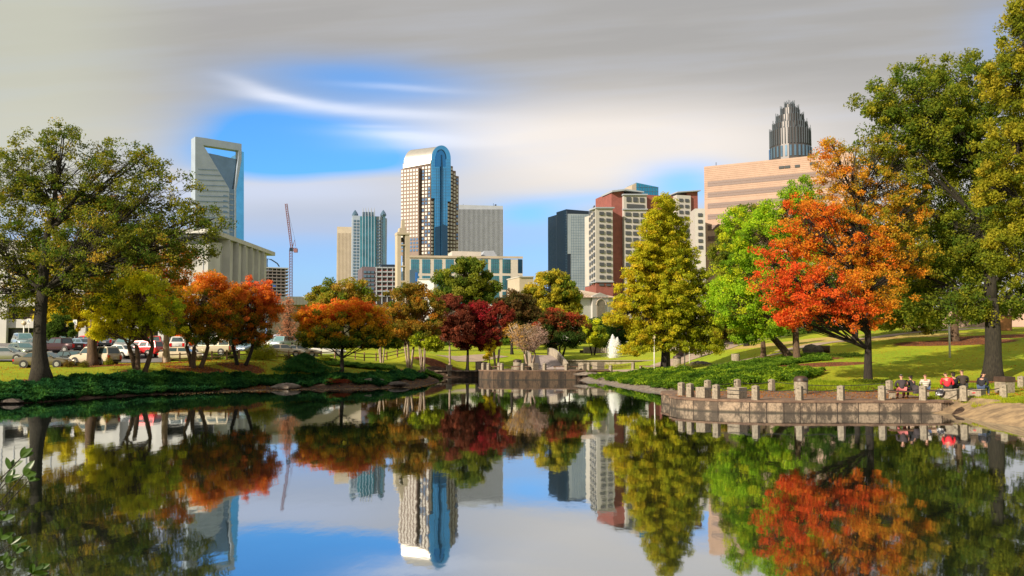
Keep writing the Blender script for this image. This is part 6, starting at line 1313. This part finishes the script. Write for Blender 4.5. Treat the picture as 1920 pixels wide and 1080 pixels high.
tips = [(40, 858), (55, 900), (20, 880), (12, 905), (5, 975), (30, 1035), (20, 1020), (72, 1068), (60, 1075), (10, 1060), (45, 890), (-20, 900), (-20, 990), (-10, 1050), (2, 1010)]
bt = MB(); bl = MB()
for i, (px, py) in enumerate(tips):
    D = 4.6+rg.uniform(-.4, .5); tp = P(px, py, D); rt = Vector((-3.6+rg.uniform(-.2, .2), D+rg.uniform(-.1, .1), .8)); mid = (rt+tp)/2+Vector((-.25, 0, .25)); pts = [Vector(q) for q in bez(np.array(rt), np.array(mid), np.array(tp), 9)]
    bt.tube(pts, [.009-.0008*k for k in range(9)], 6); dr = (pts[-1]-pts[-2]).normalized()
    for k in range(5, 9):
        for _ in range(2 if k < 8 else 5):
            v = Vector((rg.uniform(-1, 1), rg.uniform(-1, .6), rg.uniform(-.5, 1))); bigleaf(bl, pts[k], dr*.9+v*.8, rg.uniform(.06, .10))
bt.build('branches', M['bark_oak'], t, smooth='full', fix=False); bl.build('leaves', m, t, smooth='full', fix=False)

# ------------------------------------------------------------ people
def skinmesh(name, nodes, edges, mats, parent, root=0, sub=1):
    me = bpy.data.meshes.new(name); keys = list(nodes); me.from_pydata([nodes[k][0] for k in keys], [(keys.index(a_), keys.index(b2)) for a_, b2 in edges], []); me.materials.append(mats)
    o = bpy.data.objects.new(name, me); COL.objects.link(o)
    md = o.modifiers.new('skin', 'SKIN'); md.use_smooth_shade = True; sv = me.skin_vertices[0].data if me.skin_vertices else None
    if sv is None:
        bpy.context.view_layer.objects.active = o; bpy.ops.mesh.customdata_skin_add(); sv = me.skin_vertices[0].data
    for i, k in enumerate(keys): r = nodes[k][1]; sv[i].radius = r if isinstance(r, tuple) else (r, r); sv[i].use_root = (i == root)
    s = o.modifiers.new('subsurf', 'SUBSURF'); s.levels = sub; s.render_levels = sub
    o.parent = parent; OFF[o] = OFF[parent]; return o
M['skin'] = mat('skin', (.42, .22, .15), .6, var=.03); M['hair_dark'] = mat('dark_hair', (.02, .014, .01), .8); M['hair_red'] = mat('reddish_hair', (.16, .06, .03), .8); M['hair_brown'] = mat('brown_hair', (.05, .03, .02), .8)
M['shoe'] = mat('shoe_leather', (.03, .028, .028), .6); M['jeans'] = mat('jeans', (.05, .08, .16), .9); M['dark_trousers'] = mat('dark_trousers', (.02, .02, .025), .9); M['pink_trousers'] = mat('pink_cloth', (.55, .16, .16), .9)
M['jk_brown'] = mat('dark_brown_cloth', (.05, .036, .03), .9, bump=.02, scale=4); M['jk_grey'] = mat('charcoal_cloth', (.045, .035, .04), .9, bump=.02, scale=4); M['jk_red'] = mat('red_cloth', (.72, .02, .035), .8, bump=.03, scale=4); M['jk_black'] = mat('black_cloth', (.015, .015, .02), .9, bump=.02, scale=4)
m, N, bs = newmat('striped_cloth'); bs.inputs['Roughness'].default_value = .9; tc = N.n('ShaderNodeTexCoord'); sx = N.n('ShaderNodeSeparateXYZ'); N.l(tc.outputs['Object'], sx.inputs[0]); f = (E(N, sx.outputs[2])*70).m('SINE').smooth(.2, .5); N.l(mixc(N, f, (.60, .55, .45), (.12, .12, .13)), bs.inputs['Base Color']); M['jk_stripe'] = m
def person(label, px, D, zseat, rot, jacket, trou, hair, lean=.0, cap=None, s=1.0, tilt=0, hunch=0, wide=1.0, longhair=False):
    s *= 1.1; wide *= 1.1
    x, y = U2(px, 735, D); t = thing('person', label, 'person', (x, y, zseat), 0, 'people sitting by the pond')
    ln = lambda h: lean*h; hy = lambda h: hunch*h*h*1.2
    V3 = lambda a_, b2, c_: (a_+ln(max(c_, 0)), b2+hy(max(c_, 0)), c_)
    hd = V3(tilt*.06, .05, .74)
    nd = {'pelvis': (V3(0, 0, .10), (.15, .11)), 'waist': (V3(0, .0, .24), (.13, .10)), 'chest': (V3(0, .02, .42), (.155, .115)), 'neckb': (V3(0, .02, .54), (.06, .06)), 'neck': (V3(0, .035, .60), (.05, .055)),
          'jaw': ((hd[0], hd[1]+.02, hd[2]-.075), (.062, .072)), 'head': (hd, (.078, .095)), 'crown': ((hd[0], hd[1]-.005, hd[2]+.085), (.06, .075)), 'nose': ((hd[0], hd[1]+.115, hd[2]-.03), (.012, .014))}
    ed = [('pelvis', 'waist'), ('waist', 'chest'), ('chest', 'neckb'), ('neckb', 'neck'), ('neck', 'jaw'), ('jaw', 'head'), ('head', 'crown'), ('head', 'nose')]
    for q, sd in (('l', -1), ('r', 1)):
        nd['sh'+q] = (V3(sd*.185*wide, .02, .49), .058); nd['el'+q] = (V3(sd*.25*wide, .10, .24), .043); nd['wr'+q] = ((sd*.13+ln(.2), .33, .17), .03); nd['pa'+q] = ((sd*.10+ln(.2), .40, .155), (.036, .018))
        ed += [('chest', 'sh'+q), ('sh'+q, 'el'+q), ('el'+q, 'wr'+q), ('wr'+q, 'pa'+q)]
        for k, (dx, L) in enumerate(((-.030, .062), (-.010, .075), (.010, .070), (.030, .055))):
            nd[f'f{q}{k}'] = ((sd*(.10+dx)+ln(.2), .43+L*.5, .152), .009); nd[f'g{q}{k}'] = ((sd*(.10+dx*.9)+ln(.2), .43+L, .132), .008); ed += [('pa'+q, f'f{q}{k}'), (f'f{q}{k}', f'g{q}{k}')]
        nd['th'+q] = ((sd*.055+ln(.2), .40, .165), .010); nd['ti'+q] = ((sd*.045+ln(.2), .44, .15), .009); ed += [('wr'+q, 'th'+q), ('th'+q, 'ti'+q)]
        nd['hip'+q] = ((sd*.10, .04, .07), .088); nd['kn'+q] = ((sd*.14, .44, .08), .062); nd['an'+q] = ((sd*.14, .48, -.36), .04); nd['to'+q] = ((sd*.15, .62, -.41), .035); ed += [('pelvis', 'hip'+q), ('hip'+q, 'kn'+q), ('kn'+q, 'an'+q), ('an'+q, 'to'+q)]
    skinmesh('body', nd, ed, M['skin'], t)
    jn = {k: (nd[k][0], tuple(r+.028 for r in nd[k][1])) for k in ('waist', 'chest')}; jn['hem'] = (V3(0, -.01, .06), (.20, .15)); jn['collar'] = (V3(0, .025, .565), (.075, .075)); je = [('hem', 'waist'), ('waist', 'chest'), ('chest', 'collar')]
    for q, sd in (('l', -1), ('r', 1)):
        jn['sh'+q] = (nd['sh'+q][0], .078); jn['el'+q] = (nd['el'+q][0], .064); jn['cu'+q] = (tuple(nd['wr'+q][0][i]*.9+nd['el'+q][0][i]*.1 for i in range(3)), .045); je += [('chest', 'sh'+q), ('sh'+q, 'el'+q), ('el'+q, 'cu'+q)]
    skinmesh('jacket', jn, je, M[jacket], t, root=list(jn).index('hem'))
    tn = {'pelvis': ((0, .0, .09), (.17, .13))}; te = []
    for q, sd in (('l', -1), ('r', 1)):
        for k in ('hip', 'kn'): tn[k+q] = (nd[k+q][0], nd[k+q][1]+.018)
        tn['cf'+q] = ((sd*.14, .475, -.31), .062); te += [('pelvis', 'hip'+q), ('hip'+q, 'kn'+q), ('kn'+q, 'cf'+q)]
        sn = {'a': ((sd*.14, .46, -.40), .045), 'b': ((sd*.15, .60, -.42), .042)}; skinmesh('shoe', sn, [('a', 'b')], M['shoe'], t)
        b_ = MB(); b_.tube([Vector(hd)+Vector((sd*.035, .088, .0)), Vector(hd)+Vector((sd*.035, .098, 0))], .009, 6); b_.build('eye', M['black'], t)
        b_ = MB(); b_.tube([Vector(hd)+Vector((sd*.078, -.01, -.03)), Vector(hd)+Vector((sd*.088, -.015, .02))], [.014, .018], 6); b_.build('ear', M['skin'], t)
    skinmesh('trousers', tn, te, M[trou], t)
    hn = {'a': ((hd[0], hd[1]-.035, hd[2]+.0), (.085, .088)), 'b': ((hd[0], hd[1]-.015, hd[2]+.08), (.072, .088))}; he = [('a', 'b')]
    if longhair: hn['c'] = ((hd[0], hd[1]-.06, hd[2]-.17), (.07, .05)); he.append(('a', 'c'))
    skinmesh('hair', hn, he, M[hair], t)
    if cap: cn = {'a': ((hd[0], hd[1]-.01, hd[2]+.055), (.094, .105)), 'b': ((hd[0], hd[1]-.01, hd[2]+.11), (.075, .088))}; skinmesh('cap', cn, [('a', 'b')], M[cap], t); 
    t.rotation_euler = (0, 0, rot); t.scale = (s, s, s); return t
M['cap_grey'] = mat('grey_cap', (.16, .15, .15), .9)
SZ = TR_Z+.47
person('person in a charcoal jacket and grey cap, leftmost of the seated group', 1692, 48.25, SZ, -.25, 'jk_grey', 'pink_trousers', 'hair_dark', -.05, 'cap_grey', 1.0, wide=1.15)
person('person in dark clothes leaning beside the one in the grey cap', 1711, 48.35, SZ, .35, 'jk_black', 'dark_trousers', 'hair_dark', .12, None, .93, 1, .35, longhair=True)
person('person with reddish hair in a pale striped shirt', 1736, 49.3, SZ, -.1, 'jk_stripe', 'jeans', 'hair_red', 0, None, 1.0)
person('person in a bright red jacket sitting on a concrete box', 1777, 48.0, TR_Z+.60, -.5, 'jk_red', 'dark_trousers', 'hair_brown', -.05, None, 1.0, -1, .2, 1.1)
person('person in dark clothes half hidden behind the red jacket', 1789, 48.7, TR_Z+.62, .1, 'jk_black', 'dark_trousers', 'hair_dark', 0, None, .98, longhair=True)
person('broad person in a dark brown jacket, tallest of the seated group', 1806, 48.9, TR_Z+.66, .05, 'jk_brown', 'dark_trousers', 'hair_dark', -.02, None, 1.08, wide=1.25)
person('person in black at the right end of the seated group', 1841, 48.6, TR_Z+.58, -.9, 'jk_black', 'jeans', 'hair_dark', 0, None, 1.0, 0, .35)
# bags and the bicycle helmet
def bag(px, py, D, sx_, sz, lab, m_, name='bag', cat='bag'):
    p = P(px, py, D); b_ = MB(); b_.lathe((0, 0, 0), [(sx_*.5, 0), (sx_*.62, sz*.25), (sx_*.6, sz*.6), (sx_*.4, sz*.9), (sx_*.12, sz)], 12)
    b_.v = [(x*1.0+.06*math.sin(z*9+y*5), y*.7, z) for x, y, z in b_.v]; b_.v = [(x+p.x, y+p.y, z+p.z) for x, y, z in b_.v]; t = thing(name, lab, cat, (p.x, p.y, p.z)); b_.build('bag_body', m_, t, smooth=True)
    b_ = MB(); b_.tube([(p.x-.1, p.y, p.z+sz*.85), (p.x-.05, p.y-.02, p.z+sz*1.15), (p.x+.07, p.y, p.z+sz*1.15), (p.x+.1, p.y, p.z+sz*.85)], .012, 5); b_.build('strap', M['black'], t)
m, N, bs = newmat('patterned_bag'); tc = N.n('ShaderNodeTexCoord'); vo = N.n('ShaderNodeTexVoronoi'); vo.inputs['Scale'].default_value = 7; N.l(tc.outputs['Object'], vo.inputs['Vector']); N.l(mixc(N, E(N, vo.outputs['Distance']).smooth(.35, .42), (.7, .7, .72), (.03, .03, .04)), bs.inputs['Base Color'])
bag(1762, 741, 47.6, .42, .34, 'black and white patterned bag hanging left of the red jacket', m); bag(1822, 736.5, 48.0, .5, .26, 'black bag heaped on the concrete box', M['jk_black']); bag(1834, 737, 48.0, .34, .2, 'small dark bag beside the person in black', M['jk_black'])
bag(1829, 737.6, 47.75, .36, .09, 'flat red pouch on the concrete box', M['jk_red']); bag(1718, 738, 47.9, .4, .5, 'dark upright rucksack between the leaning person and the striped shirt', M['jk_grey'])
